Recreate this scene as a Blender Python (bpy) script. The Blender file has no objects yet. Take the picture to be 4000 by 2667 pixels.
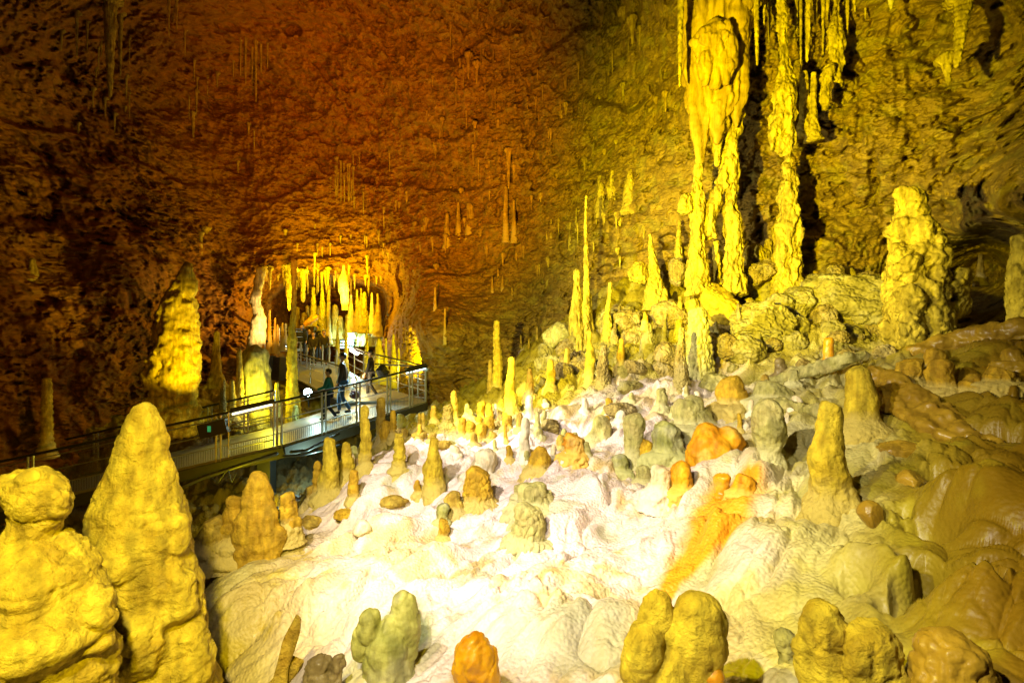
import bpy, bmesh, math, random
import numpy as np
from mathutils import Vector, Matrix
random.seed(7)
sc = bpy.context.scene
COL = sc.collection
F = 2000.0; CX = 2000.0; CY = 1333.5          # photo pixels: focal length and centre (18 mm lens on 36 mm)

# ------------------------------------------------------------------ noise
_r = np.random.RandomState(3)
_perm = _r.permutation(256).astype(np.int64); _perm = np.concatenate([_perm, _perm, _perm])
_g = _r.randn(256, 3); _g /= np.linalg.norm(_g, axis=1)[:, None]
def perlin(p):
    p = np.asarray(p, float); i = np.floor(p).astype(np.int64); f = p - i; i &= 255
    u = f*f*f*(f*(f*6-15)+10)
    out = 0
    for dx in (0, 1):
        wx = u[:, 0] if dx else 1-u[:, 0]
        for dy in (0, 1):
            wy = u[:, 1] if dy else 1-u[:, 1]
            for dz in (0, 1):
                wz = u[:, 2] if dz else 1-u[:, 2]
                h = _perm[_perm[_perm[(i[:, 0]+dx) & 255]+((i[:, 1]+dy) & 255)]+((i[:, 2]+dz) & 255)]
                g = _g[h]
                out = out + wx*wy*wz*(g[:, 0]*(f[:, 0]-dx)+g[:, 1]*(f[:, 1]-dy)+g[:, 2]*(f[:, 2]-dz))
    return out*1.6
def fbm(p, o=4, gain=.5, lac=2.03):
    a = 1.; s = 0; p = np.asarray(p, float)
    for k in range(o):
        s = s + a*perlin(p + 17.3*k); p = p*lac; a *= gain
    return s
def billow(p, o=3, gain=.5):
    a = 1.; s = 0; p = np.asarray(p, float)
    for k in range(o):
        s = s + a*(np.abs(perlin(p+9.1*k))*2-.6); p = p*2.07; a *= gain
    return s
_wr = _r.rand(256, 3)
def worley(p):
    """distance to the nearest random cell point"""
    p = np.asarray(p, float); i = np.floor(p).astype(np.int64); f = p-i
    best = np.full(len(p), 9.)
    for dx in (-1, 0, 1):
        for dy in (-1, 0, 1):
            for dz in (-1, 0, 1):
                h = _perm[_perm[_perm[(i[:, 0]+dx) & 255]+((i[:, 1]+dy) & 255)]+((i[:, 2]+dz) & 255)]
                q = _wr[h]+np.array([dx, dy, dz])-f
                best = np.minimum(best, (q*q).sum(1))
    return np.sqrt(best)
def knobs(p):
    return np.sqrt(np.clip(1-(worley(p)/.86)**2, 0, 1))
def pillow(p):
    """merged cushions with creases between them"""
    p = np.asarray(p, float); i = np.floor(p).astype(np.int64); f = p-i
    b1 = np.full(len(p), 9.); b2 = np.full(len(p), 9.)
    for dx in (-1, 0, 1):
        for dy in (-1, 0, 1):
            for dz in (-1, 0, 1):
                h = _perm[_perm[_perm[(i[:, 0]+dx) & 255]+((i[:, 1]+dy) & 255)]+((i[:, 2]+dz) & 255)]
                q = _wr[h]+np.array([dx, dy, dz])-f; d = (q*q).sum(1)
                b2 = np.minimum(b2, np.maximum(b1, d)); b1 = np.minimum(b1, d)
    return np.sqrt(np.clip((np.sqrt(b2)-np.sqrt(b1))*1.5, 0, 1))
def smooth(a, b, x):
    t = np.clip((x-a)/(b-a), 0, 1); return t*t*(3-2*t)

# ------------------------------------------------------------------ thin plate spline
class TPS:
    def __init__(s, P, v, lam=1e-3):
        P = np.array(P, float); v = np.array(v, float); n = len(P)
        D = np.linalg.norm(P[:, None]-P[None], axis=2)
        K = np.where(D > 0, D*D*np.log(D+1e-12), 0)+lam*np.eye(n)
        Q = np.c_[np.ones(n), P]
        A = np.block([[K, Q], [Q.T, np.zeros((3, 3))]])
        s.w = np.linalg.solve(A, np.r_[v, 0, 0, 0]); s.P = P
    def __call__(s, x, y):
        out = s.w[-3]+s.w[-2]*x+s.w[-1]*y
        for k in range(len(s.P)):
            d2 = (x-s.P[k, 0])**2+(y-s.P[k, 1])**2
            out = out+s.w[k]*.5*d2*np.log(d2+1e-12)
        return out

def at(u, v, d):
    return Vector(((u-CX)/F*d, d, (CY-v)/F*d))

# ------------------------------------------------------------------ the ground
GC = [(1850,2667,2.6),(1300,2667,3.1),(2700,2667,2.15),(3300,2667,1.95),(4000,2667,1.8),(900,2667,3.6),
 (850,2380,4.2),(1200,2010,6.6),(1000,2150,5.4),(1700,2000,5.6),(2000,1700,8.2),(1700,1700,9.2),(1320,1850,8.0),
 (2300,2000,4.7),(2600,1760,6.1),(2800,1900,4.9),(3300,1960,3.7),(3800,1950,3.1),(3600,2300,2.5),(2500,2300,3.2),(1900,2300,3.7),(1400,2300,4.3),
 (2500,1530,8.6),(2200,1520,10),(1930,1575,12),(3000,1420,8.6),(3300,1400,8.2),(3650,1370,7.2),(3980,1320,6.6),(3950,1600,4.5),(3500,1650,5.0),(3100,1660,5.7),
 (2800,1280,10.6),(3050,1110,12.0),(3400,1080,11.5),(2300,1330,12.2),(2550,1180,12.8),(2300,1190,13.5),(2080,1400,14.2),(1990,1480,14.5),(1750,1590,15.5),(2700,1080,13.2),
 (1500,1700,11.5),(1600,1640,14)]
gp = []; gv = []
for u, v, d in GC:
    p = at(u, v, d); gp.append((p.x, p.y)); gv.append(p.z)
for x, y, z in [(-4.2,6.5,-3.3),(-3.2,8.6,-3.2),(-6.5,7,-4.4),(-9,8,-5),(-12,8,-5.2),(-9,12.5,-4.6),(-5.5,11.5,-3.9),(-5,13.5,-3.7),(-3,13,-3.0),(-3.9,16,-3.3),
  (-7,15.5,-3.3),(-9.5,16,-2.9),(-9.3,19,-2.3),(-12,14,-3.7),(-14,13,-3.0),(-12,18,-2.0),(-8,20,-2.6),(-8.5,25,-2.2),(-4.5,20,-2.4),(-12,26,-1.5),(-2,20,-1),(1,20,.5),(6,16,2.2),(10,10.5,-1.2),(8.6,9.8,-.5),(12,14,-1.5),
  (8,6,.4),(5,2,-.9),(3,.5,-1.3),(0,.6,-1.9),(-2.3,1.6,-3.0),(-2.2,3.2,-2.7),(-4,4,-3.6),(-8,3,-4.5),(-5,.5,-3.6)]:
    gp.append((x, y)); gv.append(z)
_gt = TPS(gp, gv, .02)
MOUNDS = []   # x, y, sx, sy, h
def mound(u, v, d, s, h, sy=None):
    p = at(u, v, d); MOUNDS.append((p.x, p.y, s, sy or s, h))
mound(880,2140,5.5,.28,.22); mound(1030,2150,5.4,.25,.16); mound(1280,1925,7.4,.28,.25); mound(1480,1740,9.5,.35,.25); mound(1550,1720,10,.35,.2)
mound(2095,1960,5.6,.16,.12); mound(2900,1870,5.0,.30,.14); mound(2610,1870,5.1,.2,.1)
mound(2060,1720,7.7,.3,.22); mound(2200,1640,8.6,.3,.16)
mound(3830,1950,3.0,.30,.20); mound(3550,1780,4.2,.4,.16); mound(3900,2250,2.2,.25,.20); mound(3500,2180,2.7,.18,.12)
mound(3500,1420,7.2,.5,.15); mound(3800,1750,4.0,.3,.12); mound(3320,2150,2.9,.14,.10); mound(3100,2080,3.4,.2,.08)
mound(2350,2450,3.0,.22,.10); mound(2150,2250,3.8,.25,.08); mound(1750,2200,4.6,.25,.12); mound(1500,2100,5.4,.25,.1); mound(1650,2350,3.9,.2,.1)
mound(3660,2010,3.0,.10,-.40,.16); mound(3340,2180,2.75,.07,-.22,.09); mound(3560,2170,2.7,.06,-.22,.07); mound(3600,1700,4.6,.22,-.25,.12); mound(3730,2300,2.35,.06,-.2,.05); mound(3250,2060,3.2,.05,-.15); mound(3480,2290,2.45,.05,-.16,.07); mound(3520,1975,3.3,.08,-.22,.06)
def ground_z(x, y, detail=True):
    z = _gt(x, y)
    for mx, my, sx, sy, h in MOUNDS:
        z = z+h*np.exp(-((x-mx)/sx)**2-((y-my)/sy)**2)
    P = np.c_[x, y, np.zeros_like(x)]
    white = smooth(12.5, 8, y)*smooth(4.2, 2.4, x+.12*y)*smooth(-4.5, -2.5, x+y*.1)     # the white flowstone
    rub = smooth(8.2, 10.0, y+.25*perlin(P*1.3))                                           # rubble and popcorn rock
    bulb = smooth(.62, .95, x/np.maximum(y, .5)+.10*perlin(P*1.1+5))*(1-rub)            # brown bulbous flowstone
    near = np.clip(y/4, .45, 1)
    z = z+.16*perlin(P*.6+3)*near
    # downhill rounded ribs and bulges of the flowstone; the fall line runs to the lower left
    Q = np.c_[(x*.8-y*.6), (x*.6+y*.8)*.55, np.zeros_like(x)]
    Qw = Q+np.c_[.16*perlin(P*2.2+14), .22*perlin(P*1.7+64), Q[:, 2]]
    z = z+(.13*perlin(Q*1.5+2)+.15*pillow(Qw*1.3+5)*smooth(-.3,.3,perlin(P*.8+50))+.14*pillow(Qw*2.7+2)*smooth(-.35,.2,perlin(P*1.3+20))+.055*pillow(Qw*6.5+7)*smooth(-.2,.3,perlin(P*2.1+45))+.035*billow(Qw*np.array([5.,1.4,1])+3, 3)-.12)*(1-bulb)*(1-.3*rub)*near
    wob = np.c_[x+.22*perlin(P*1.6+40), y+.22*perlin(P*1.6+60), np.zeros_like(x)]
    W = np.c_[wob[:, 0]*1.8, wob[:, 1]*1.25, wob[:, 2]+.5]
    z = z+bulb*(.13*pillow(wob*1.9+3)+.10*pillow(wob*4.2+1)*smooth(-.5, .1, perlin(P*1.5+12))+.04*pillow(wob*8.8+1)*smooth(-.2, .3, perlin(P*2.2+12))-.14)
    # pits between the lobes
    pit = smooth(.20, .33, perlin(P*1.7+21.7)+.3*perlin(P*5+3))*bulb
    z = z-.40*pit
    if detail:
        z = z+rub*(.24*pillow(P*1.5)+.13*pillow(P*3.3+4)+.05*knobs(P*8+4)+.06*fbm(P*4, 4)-.18)
        # dripped terraces: fine ledges on the white slope
        z = z+(1-rub)*(1-bulb)*(.010*fbm(P*7, 3)+.016*knobs(Q*9+3)*smooth(-.1, .35, perlin(P*1.1+30)))*near
        
    return z
def ground_hit(u, v, tmin=1.2, tmax=30):
    d = np.linspace(tmin, tmax, 900)
    x = (u-CX)/F*d; z = (CY-v)/F*d
    g = ground_z(x, d)
    k = np.where(z < g)[0]
    if len(k) == 0 or k[0] == 0: return None
    k = k[0]; a = z[k-1]-g[k-1]; b = g[k]-z[k]
    return d[k-1]+(d[k]-d[k-1])*a/(a+b+1e-9)
def grid_mesh(name, V, nu, nv, flip=False):
    me = bpy.data.meshes.new(name)
    idx = np.arange(nu*nv).reshape(nu, nv)
    a = idx[:-1, :-1].ravel(); b = idx[1:, :-1].ravel(); c = idx[1:, 1:].ravel(); d = idx[:-1, 1:].ravel()
    q = np.c_[a, d, c, b] if flip else np.c_[a, b, c, d]
    me.vertices.add(len(V)); me.vertices.foreach_set('co', np.ascontiguousarray(V, dtype=np.float32).ravel())
    me.loops.add(q.size); me.loops.foreach_set('vertex_index', q.ravel().astype(np.int32))
    me.polygons.add(len(q)); me.polygons.foreach_set('loop_start', np.arange(0, q.size, 4, dtype=np.int32))
    me.polygons.foreach_set('loop_total', np.full(len(q), 4, dtype=np.int32))
    me.polygons.foreach_set('use_smooth', np.ones(len(q), dtype=bool))
    me.update(calc_edges=True); me.validate()
    return me

# ------------------------------------------------------------------ materials
def nt(name):
    m = bpy.data.materials.new(name); m.use_nodes = True
    return m, m.node_tree, m.node_tree.nodes, m.node_tree.links, m.node_tree.nodes['Principled BSDF']
def rock(name, c1, c2, scale=2.0, bump=.5, dist=.03, rough=.75, fine=14, c3=None, c3amt=.5, stretch=(1, 1, 1), attr=None, sss=0, coat=0, pits=.0, cell=0, red_light=False, foot=None):
    m, t, N, L, B = nt(name)
    geo = N.new('ShaderNodeNewGeometry'); mp = N.new('ShaderNodeMapping'); mp.inputs['Scale'].default_value = stretch
    L.new(geo.outputs['Position'], mp.inputs['Vector']); P = mp.outputs['Vector']
    n1 = N.new('ShaderNodeTexNoise'); n1.inputs['Scale'].default_value = scale; n1.inputs['Detail'].default_value = 8; n1.inputs['Roughness'].default_value = .62
    L.new(P, n1.inputs['Vector'])
    r = N.new('ShaderNodeValToRGB'); r.color_ramp.elements[0].position = .36; r.color_ramp.elements[1].position = .66
    r.color_ramp.elements[0].color = (*c1, 1); r.color_ramp.elements[1].color = (*c2, 1)
    L.new(n1.outputs['Fac'], r.inputs['Fac']); out = r.outputs['Color']
    if attr:
        a = N.new('ShaderNodeAttribute'); a.attribute_name = attr
        mx = N.new('ShaderNodeMix'); mx.data_type = 'RGBA'; mx.blend_type = 'MULTIPLY'; mx.inputs[0].default_value = 1
        L.new(out, mx.inputs[6]); L.new(a.outputs['Color'], mx.inputs[7]); out = mx.outputs[2]
    if c3:
        n3 = N.new('ShaderNodeTexNoise'); n3.inputs['Scale'].default_value = scale*.6; n3.inputs['Detail'].default_value = 6
        off = N.new('ShaderNodeVectorMath'); off.operation = 'ADD'; off.inputs[1].default_value = (31, 7, 19); L.new(P, off.inputs[0]); L.new(off.outputs[0], n3.inputs['Vector'])
        r3 = N.new('ShaderNodeValToRGB'); r3.color_ramp.elements[0].position = .5; r3.color_ramp.elements[1].position = .62
        L.new(n3.outputs['Fac'], r3.inputs['Fac'])
        mm = N.new('ShaderNodeMath'); mm.operation = 'MULTIPLY'; mm.inputs[1].default_value = c3amt; L.new(r3.outputs['Color'], mm.inputs[0])
        mx = N.new('ShaderNodeMix'); mx.data_type = 'RGBA'; L.new(mm.outputs[0], mx.inputs[0]); L.new(out, mx.inputs[6]); mx.inputs[7].default_value = (*c3, 1); out = mx.outputs[2]
    if foot:    # mineral skin of the floor creeping up the foot, and vertical run-off streaks
        fa = N.new('ShaderNodeAttribute'); fa.attribute_name = 'foot'
        sm_ = N.new('ShaderNodeMapping'); sm_.inputs['Scale'].default_value = (16, 16, 2.2); L.new(geo.outputs['Position'], sm_.inputs['Vector'])
        sn = N.new('ShaderNodeTexNoise'); sn.inputs['Scale'].default_value = 1; sn.inputs['Detail'].default_value = 5; L.new(sm_.outputs[0], sn.inputs['Vector'])
        sr = N.new('ShaderNodeMapRange'); sr.inputs['From Min'].default_value = .35; sr.inputs['From Max'].default_value = .62; sr.inputs['To Min'].default_value = .62; sr.inputs['To Max'].default_value = 1.12; L.new(sn.outputs['Fac'], sr.inputs['Value'])
        sx_ = N.new('ShaderNodeVectorMath'); sx_.operation = 'SCALE'; L.new(out, sx_.inputs[0]); L.new(sr.outputs[0], sx_.inputs['Scale']); out = sx_.outputs[0]
        fm = N.new('ShaderNodeMath'); fm.operation = 'MULTIPLY_ADD'; fm.inputs[1].default_value = 1.4; L.new(fa.outputs['Fac'], fm.inputs[0])
        ns = N.new('ShaderNodeMath'); ns.operation = 'MULTIPLY_ADD'; ns.inputs[1].default_value = -1.6; ns.inputs[2].default_value = .55; L.new(n1.outputs['Fac'], ns.inputs[0]); L.new(ns.outputs[0], fm.inputs[2]); fm.use_clamp = True
        mf = N.new('ShaderNodeMix'); mf.data_type = 'RGBA'; L.new(fm.outputs[0], mf.inputs[0]); L.new(out, mf.inputs[6]); mf.inputs[7].default_value = (*foot, 1); out = mf.outputs[2]
    if red_light:    # reddish lamplight on the left of the hall, tinted into the rock colour
        sx = N.new('ShaderNodeSeparateXYZ'); L.new(geo.outputs['Position'], sx.inputs[0])
        nn = N.new('ShaderNodeTexNoise'); nn.inputs['Scale'].default_value = .25; nn.inputs['Detail'].default_value = 5; L.new(geo.outputs['Position'], nn.inputs['Vector'])
        ad = N.new('ShaderNodeMath'); ad.operation = 'MULTIPLY_ADD'; ad.inputs[1].default_value = 6; L.new(nn.outputs['Fac'], ad.inputs[0]); L.new(sx.outputs['X'], ad.inputs[2])
        ma = N.new('ShaderNodeMapRange'); ma.inputs['From Min'].default_value = 3.5; ma.inputs['From Max'].default_value = -4.5; L.new(ad.outputs[0], ma.inputs['Value'])
        mi = N.new('ShaderNodeMix'); mi.data_type = 'RGBA'; mi.blend_type = 'MULTIPLY'; L.new(ma.outputs[0], mi.inputs[0]); L.new(out, mi.inputs[6]); mi.inputs[7].default_value = (1, .62, .35, 1); out = mi.outputs[2]
    L.new(out, B.inputs['Base Color'])
    B.inputs['Roughness'].default_value = rough
    if attr:
        mr = N.new('ShaderNodeMapRange'); mr.inputs['To Min'].default_value = .36; mr.inputs['To Max'].default_value = rough
        L.new(a.outputs['Alpha'], mr.inputs['Value']); L.new(mr.outputs['Result'], B.inputs['Roughness'])
    B.inputs['Specular IOR Level'].default_value = .25
    if coat:
        B.inputs['Coat Weight'].default_value = coat; B.inputs['Coat Roughness'].default_value = .25
    if sss:
        B.inputs['Subsurface Weight'].default_value = sss; B.inputs['Subsurface Radius'].default_value = (.06, .03, .01); B.inputs['Subsurface Scale'].default_value = 1
    # relief
    nb = N.new('ShaderNodeTexNoise'); nb.inputs['Scale'].default_value = fine; nb.inputs['Detail'].default_value = 9; nb.inputs['Roughness'].default_value = .65
    L.new(P, nb.inputs['Vector']); h = nb.outputs['Fac']
    if cell:
        vo = N.new('ShaderNodeTexVoronoi'); vo.feature = 'SMOOTH_F1'; vo.inputs['Scale'].default_value = cell; vo.inputs['Smoothness'].default_value = .4
        L.new(P, vo.inputs['Vector'])
        sb = N.new('ShaderNodeMath'); sb.operation = 'SUBTRACT'; L.new(h, sb.inputs[0]); L.new(vo.outputs['Distance'], sb.inputs[1]); h = sb.outputs[0]
    bp = N.new('ShaderNodeBump'); bp.inputs['Strength'].default_value = bump; bp.inputs['Distance'].default_value = dist
    if attr: L.new(a.outputs['Alpha'], bp.inputs['Strength'])
    L.new(h, bp.inputs['Height']); L.new(bp.outputs['Normal'], B.inputs['Normal'])
    return m
def plain(name, col, rough=.5, metal=0, emit=None, es=0):
    m, t, N, L, B = nt(name)
    geo = N.new('ShaderNodeNewGeometry'); n = N.new('ShaderNodeTexNoise'); n.inputs['Scale'].default_value = 9; n.inputs['Detail'].default_value = 6
    L.new(geo.outputs['Position'], n.inputs['Vector'])
    mx = N.new('ShaderNodeMix'); mx.data_type = 'RGBA'; L.new(n.outputs['Fac'], mx.inputs[0])
    mx.inputs[6].default_value = (*[c*.7 for c in col], 1); mx.inputs[7].default_value = (*[min(1, c*1.25) for c in col], 1)
    L.new(mx.outputs[2], B.inputs['Base Color']); B.inputs['Roughness'].default_value = rough; B.inputs['Metallic'].default_value = metal
    if emit: B.inputs['Emission Color'].default_value = (*emit, 1); B.inputs['Emission Strength'].default_value = es
    return m
M = {}
M['wall'] = rock('cave rock', (.20,.125,.022), (.44,.29,.045), 2.8, 1.0, .07, .85, 7.5, c3=(.36,.30,.05), c3amt=.5, stretch=(1, 1, 1.8), red_light=True)
M['slope'] = rock('flowstone', (.80,.76,.70), (1,1,1), 4.0, .75, .03, .62, 16, attr='stain', cell=38, coat=.12)
M['yellow'] = rock('yellow calcite', (.48,.32,.012), (.78,.59,.035), 7, 1, .035, .7, 24, foot=(.62,.48,.10))
M['pale'] = rock('pale calcite', (.66,.52,.26), (.9,.8,.5), 5, .8, .02, .6, 18, foot=(.85,.74,.5))
M['tan'] = rock('tan calcite', (.36,.22,.02), (.62,.44,.06), 7, 1, .03, .7, 24, foot=(.60,.46,.14))
M['ochre'] = rock('ochre calcite', (.48,.27,.012), (.76,.48,.025), 7, 1, .03, .65, 24, foot=(.66,.50,.12))
M['orange'] = rock('orange calcite', (.66,.25,.004), (.84,.42,.012), 6, .7, .014, .6, 20, c3=(.80,.62,.16), c3amt=.5, foot=(.80,.50,.08))
M['amber'] = rock('amber calcite', (.50,.19,.003), (.80,.40,.01), 8, .8, .010, .35, 22, c3=(.8,.5,.12), c3amt=.35, coat=.3, sss=.15)
M['olive'] = rock('olive grey calcite', (.38,.34,.08), (.62,.55,.18), 7, 1, .028, .65, 26, c3=(.58,.45,.16), c3amt=.4, foot=(.62,.56,.24))
M['green'] = rock('green tinged calcite', (.28,.28,.06), (.50,.47,.13), 7, .9, .014, .6, 24, c3=(.6,.56,.36), c3amt=.4, foot=(.52,.50,.18))
M['brown'] = rock('brown popcorn rock', (.24,.17,.04), (.42,.31,.08), 7, .9, .04, .85, 13, cell=24, c3=(.55,.48,.3), c3amt=.3, foot=(.42,.33,.09))
M['boulder'] = rock('boulder rock', (.20,.165,.03), (.40,.33,.08), 5, .9, .05, .85, 9, cell=15, c3=(.5,.45,.25), c3amt=.35)
M['wet'] = rock('wet brown flowstone', (.26,.15,.012), (.48,.30,.025), 5, .55, .015, .34, 15, coat=.35)
M['darkstone'] = rock('dark stone', (.14,.10,.04), (.24,.18,.08), 6, .5, .02, .5, 16, coat=.2)
M['formation'] = rock('dripstone', (.36,.26,.02), (.72,.55,.06), 5, 1, .05, .7, 8, stretch=(1, 1, .7), cell=14, foot=(.48,.36,.05))
M['drape'] = rock('ribbed dripstone', (.30,.19,.015), (.56,.38,.04), 4, .9, .04, .7, 7, stretch=(1.6, 1.6, .25))
M['metal'] = plain('galvanised rail', (.42,.42,.40), .38, .75)
M['dark'] = plain('dark painted steel', (.035,.035,.03), .5, .2)
M['deck'] = plain('worn deck', (.30,.29,.25), .42, .3)
M['beam'] = plain('deck beam', (.06,.055,.04), .6, .2)
M['tube_w'] = plain('lamp tube', (.8,.8,.7), .4, 0, (1, .92, .5), 2.5)
M['tube_b'] = plain('cool lamp tube', (.7,.8,.8), .4, 0, (.55, .95, 1), 4)
M['flood'] = plain('floodlight glass', (.8,.9,.9), .3, 0, (.7, 1, 1), 30)
M['floodw'] = plain('warm lamp glass', (.9,.85,.7), .3, 0, (1, .9, .65), 22)
M['led'] = plain('green indicator', (.05,.3,.1), .4, 0, (.05, .6, .2), .3)
M['skin'] = plain('skin', (.50,.27,.15), .55); M['hair'] = plain('hair', (.012,.010,.008), .6)
M['puffer'] = plain('dark brown padded cloth', (.035,.022,.015), .5); M['jeans'] = plain('blue denim', (.04,.09,.17), .8)
M['greencloth'] = plain('green cloth', (.01,.14,.10), .8); M['navy'] = plain('navy cloth', (.012,.022,.06), .8)
M['black'] = plain('black cloth', (.012,.011,.010), .7); M['umber'] = plain('brown cloth', (.03,.02,.01), .8); M['maroon'] = plain('maroon leather', (.09,.012,.02), .45)
M['pink'] = plain('pink cloth', (.5,.08,.2), .8); M['shoe'] = plain('dark shoe', (.04,.035,.03), .6); M['white'] = plain('eye white', (.6,.58,.5), .4)

def link(me, name, mat, parent=None, label=None, cat=None, group=None, kind=None, loc=None):
    o = bpy.data.objects.new(name, me); COL.objects.link(o)
    if mat is not None and not me.materials: me.materials.append(mat)
    if parent is not None: o.parent = parent
    if loc is not None: o.location = loc
    if label: o['label'] = label
    if cat: o['category'] = cat
    if group: o['group'] = group
    if kind: o['kind'] = kind
    return o
def empty(name, loc, label, cat, group=None, rz=0):
    o = bpy.data.objects.new(name, None); COL.objects.link(o); o.location = loc; o.rotation_euler = (0, 0, rz)
    o['label'] = label; o['category'] = cat; o.empty_display_size = .2
    if group: o['group'] = group
    return o

# ------------------------------------------------------------------ build the ground sheet (fan of rows, finer near by)
nu, nv = 1250, 820
uu = np.tan(np.radians(55))*np.linspace(-1, 1, nu)           # x / y
yy = np.exp(np.linspace(np.log(.9), np.log(29), nv))
U, Y = np.meshgrid(uu, yy, indexing='ij'); X = (U*Y).ravel(); Yr = Y.ravel()
Z = ground_z(X, Yr)
me = grid_mesh('cave_floor', np.c_[X, Yr, Z], nu, nv)
# mineral stains: they keep their own outline
P = np.c_[X, Yr, Z]
n1 = perlin(P*.9+4); n2 = perlin(P*2.3+9); n3 = fbm(P*5+2, 3)
rub = smooth(8.2, 10.0, Yr+.8*n2); bulb = smooth(.60, .84, X/Yr+.10*n1)*(1-rub)
leftm = smooth(-.28, -.5, X/Yr+.06*n2)
S = np.ones((len(X), 3))*np.array([.92,.77,.68])
def mixc(S, c, a): return S*(1-a[:, None])+np.array(c)*a[:, None]
S = mixc(S, (.82,.64,.22), .7*smooth(.05, .45, n1+.5*n3))
S = mixc(S, (.52,.52,.30), .7*smooth(.32, .55, n2*.7+perlin(P*1.1+31)*.7+.3*n3))
S = mixc(S, (.66,.45,.14), .7*smooth(.38, .62, perlin(P*1.7+51)+.4*n3))
S = mixc(S, (.60,.46,.02), .8*leftm)
S = mixc(S, (.66,.60,.12), .8*smooth(.25, .6, X/Yr+.12*n2))
S = mixc(S, (.36,.27,.010), bulb*.95); S = mixc(S, (.26,.15,.008), smooth(.74, 1.0, X/Yr+.12*n1)*(1-rub))
S = mixc(S, (.50,.42,.03), bulb*.6*smooth(.1, .5, n2+.4*n3)*smooth(1.1,.8,X/Yr))
S = mixc(S, (.38,.30,.02), rub)
S = mixc(S, (.56,.48,.10), rub*.7*smooth(.0, .4, n2+.5*n3))
S = mixc(S, (.78,.66,.42), rub*smooth(.45, .6, n1+.2*n3)*.8)
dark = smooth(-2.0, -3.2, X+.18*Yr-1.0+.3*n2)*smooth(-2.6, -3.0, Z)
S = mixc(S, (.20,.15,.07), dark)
# the orange stain below the orange stumps
pth = [(2880,1900,.17),(2820,1960,.20),(2790,2030,.18),(2740,2110,.13),(2690,2190,.10),(2640,2260,.06),(2590,2330,.03),(2520,2400,.015)]
pw = []
for u, v, r in pth:
    d = ground_hit(u, v)
    if d: pw.append((*at(u, v, d)[:2], r*1.45))
st = np.zeros(len(X)); jx = .05*perlin(P*5+1); jy = .05*perlin(P*5+77)
for a, b in zip(pw[:-1], pw[1:]):
    ax, ay, ar = a; bx, by, br = b; L2 = (bx-ax)**2+(by-ay)**2
    t = np.clip(((X+jx-ax)*(bx-ax)+(Yr+jy-ay)*(by-ay))/L2, 0, 1)
    dd = np.hypot(X+jx-ax-t*(bx-ax), Yr+jy-ay-t*(by-ay)); r = ar+(br-ar)*t
    st = np.maximum(st, smooth(1.25, .55, dd/np.maximum(r, .01)))
S = mixc(S, (.92,.42,.008), st*.97)
def blot(u, v, r, c, amt):
    global S
    d = ground_hit(u, v)
    if d is None: return
    p = at(u, v, d); dd = np.hypot(X-p.x+jx*1.5, (Yr-p.y)*.7+jy*1.5)
    S = mixc(S, c, amt*smooth(1.2, .6, dd/r))
blot(2070,2050,.2,(.60,.48,.14),.8); blot(1560,2480,.22,(.30,.34,.10),.9); blot(2300,2450,.25,(.55,.52,.36),.8); blot(1690,2110,.12,(.78,.5,.16),.8)
blot(1850,1900,.2,(.62,.46,.14),.6); blot(2380,2100,.12,(.52,.50,.32),.8); blot(900,2250,.35,(.62,.52,.16),.8); blot(2630,1900,.2,(.85,.6,.2),.6)
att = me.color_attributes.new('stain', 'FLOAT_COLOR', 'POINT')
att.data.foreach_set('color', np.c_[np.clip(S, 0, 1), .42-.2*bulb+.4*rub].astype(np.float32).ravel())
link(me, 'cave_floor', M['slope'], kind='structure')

# ------------------------------------------------------------------ the cave shell
WC = [(1500,-300,17),(1500,0,20),(2000,0,18),(2400,0,15),(2600,0,12.5),(2800,300,11.6),(3100,0,11.1),(3500,0,10.6),(3250,200,11.3),(3950,0,9.5),(3950,500,9.6),(3600,400,11),(3400,800,11.8),(3150,600,12),(3750,850,10.6),
 (3400,1080,12.2),(3850,1000,18),(3800,1120,18.5),(3740,1240,14.0),(3780,900,10.4),(3980,900,9.8),(3980,1250,8.8),(2600,700,13.5),(2400,700,15),(2150,700,18.5),(2000,700,20),(2000,1000,19),(2100,1200,17),(2300,1000,15.5),(2500,1050,14.2),(2800,900,13),(3000,1000,12.6),
 (1800,1050,20.5),(1700,800,22.5),(1600,1050,21),(1590,1250,19),(1640,1450,17.5),(1750,1500,17.5),(1900,1350,17),(1960,1550,16.5),
 (1400,860,25.5),(1200,900,25.5),(1050,930,25),(1250,1020,25.0),(1420,1020,25.0),(1100,1085,24.6),(1250,1080,25.0),(1400,1085,25.0),(1490,1095,25.0),(1350,1150,31),(1200,1150,31),(1480,1160,29),(1250,1300,31),(1450,1350,27),(1540,1400,22),
 (950,950,24.5),(940,1200,22.5),(930,1400,21.5),(800,900,22.5),(780,1250,21),(860,1450,21),(720,1100,20),(600,1250,18),(500,1100,17),(540,1500,17),(350,1250,15.5),(200,1150,15),(100,1400,14),(30,1650,13.2),(0,1000,14.5),
 (0,300,17),(300,100,18),(500,400,22),(800,300,24),(1100,500,25.5),(1400,500,24.5),(1700,400,21.5),(300,700,18.5),(600,800,21),(200,1000,16.5),(0,-200,14),(800,-300,16),(2600,-400,9.5),(3600,-400,8),(4100,-200,7)]
wp = []; wv = []
for u, v, d in WC:
    p = at(u, v, d); wp.append((math.atan2(p.x, p.y), math.atan2(p.z, math.hypot(p.x, p.y)))); wv.append(p.length)
R_ = math.radians
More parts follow.
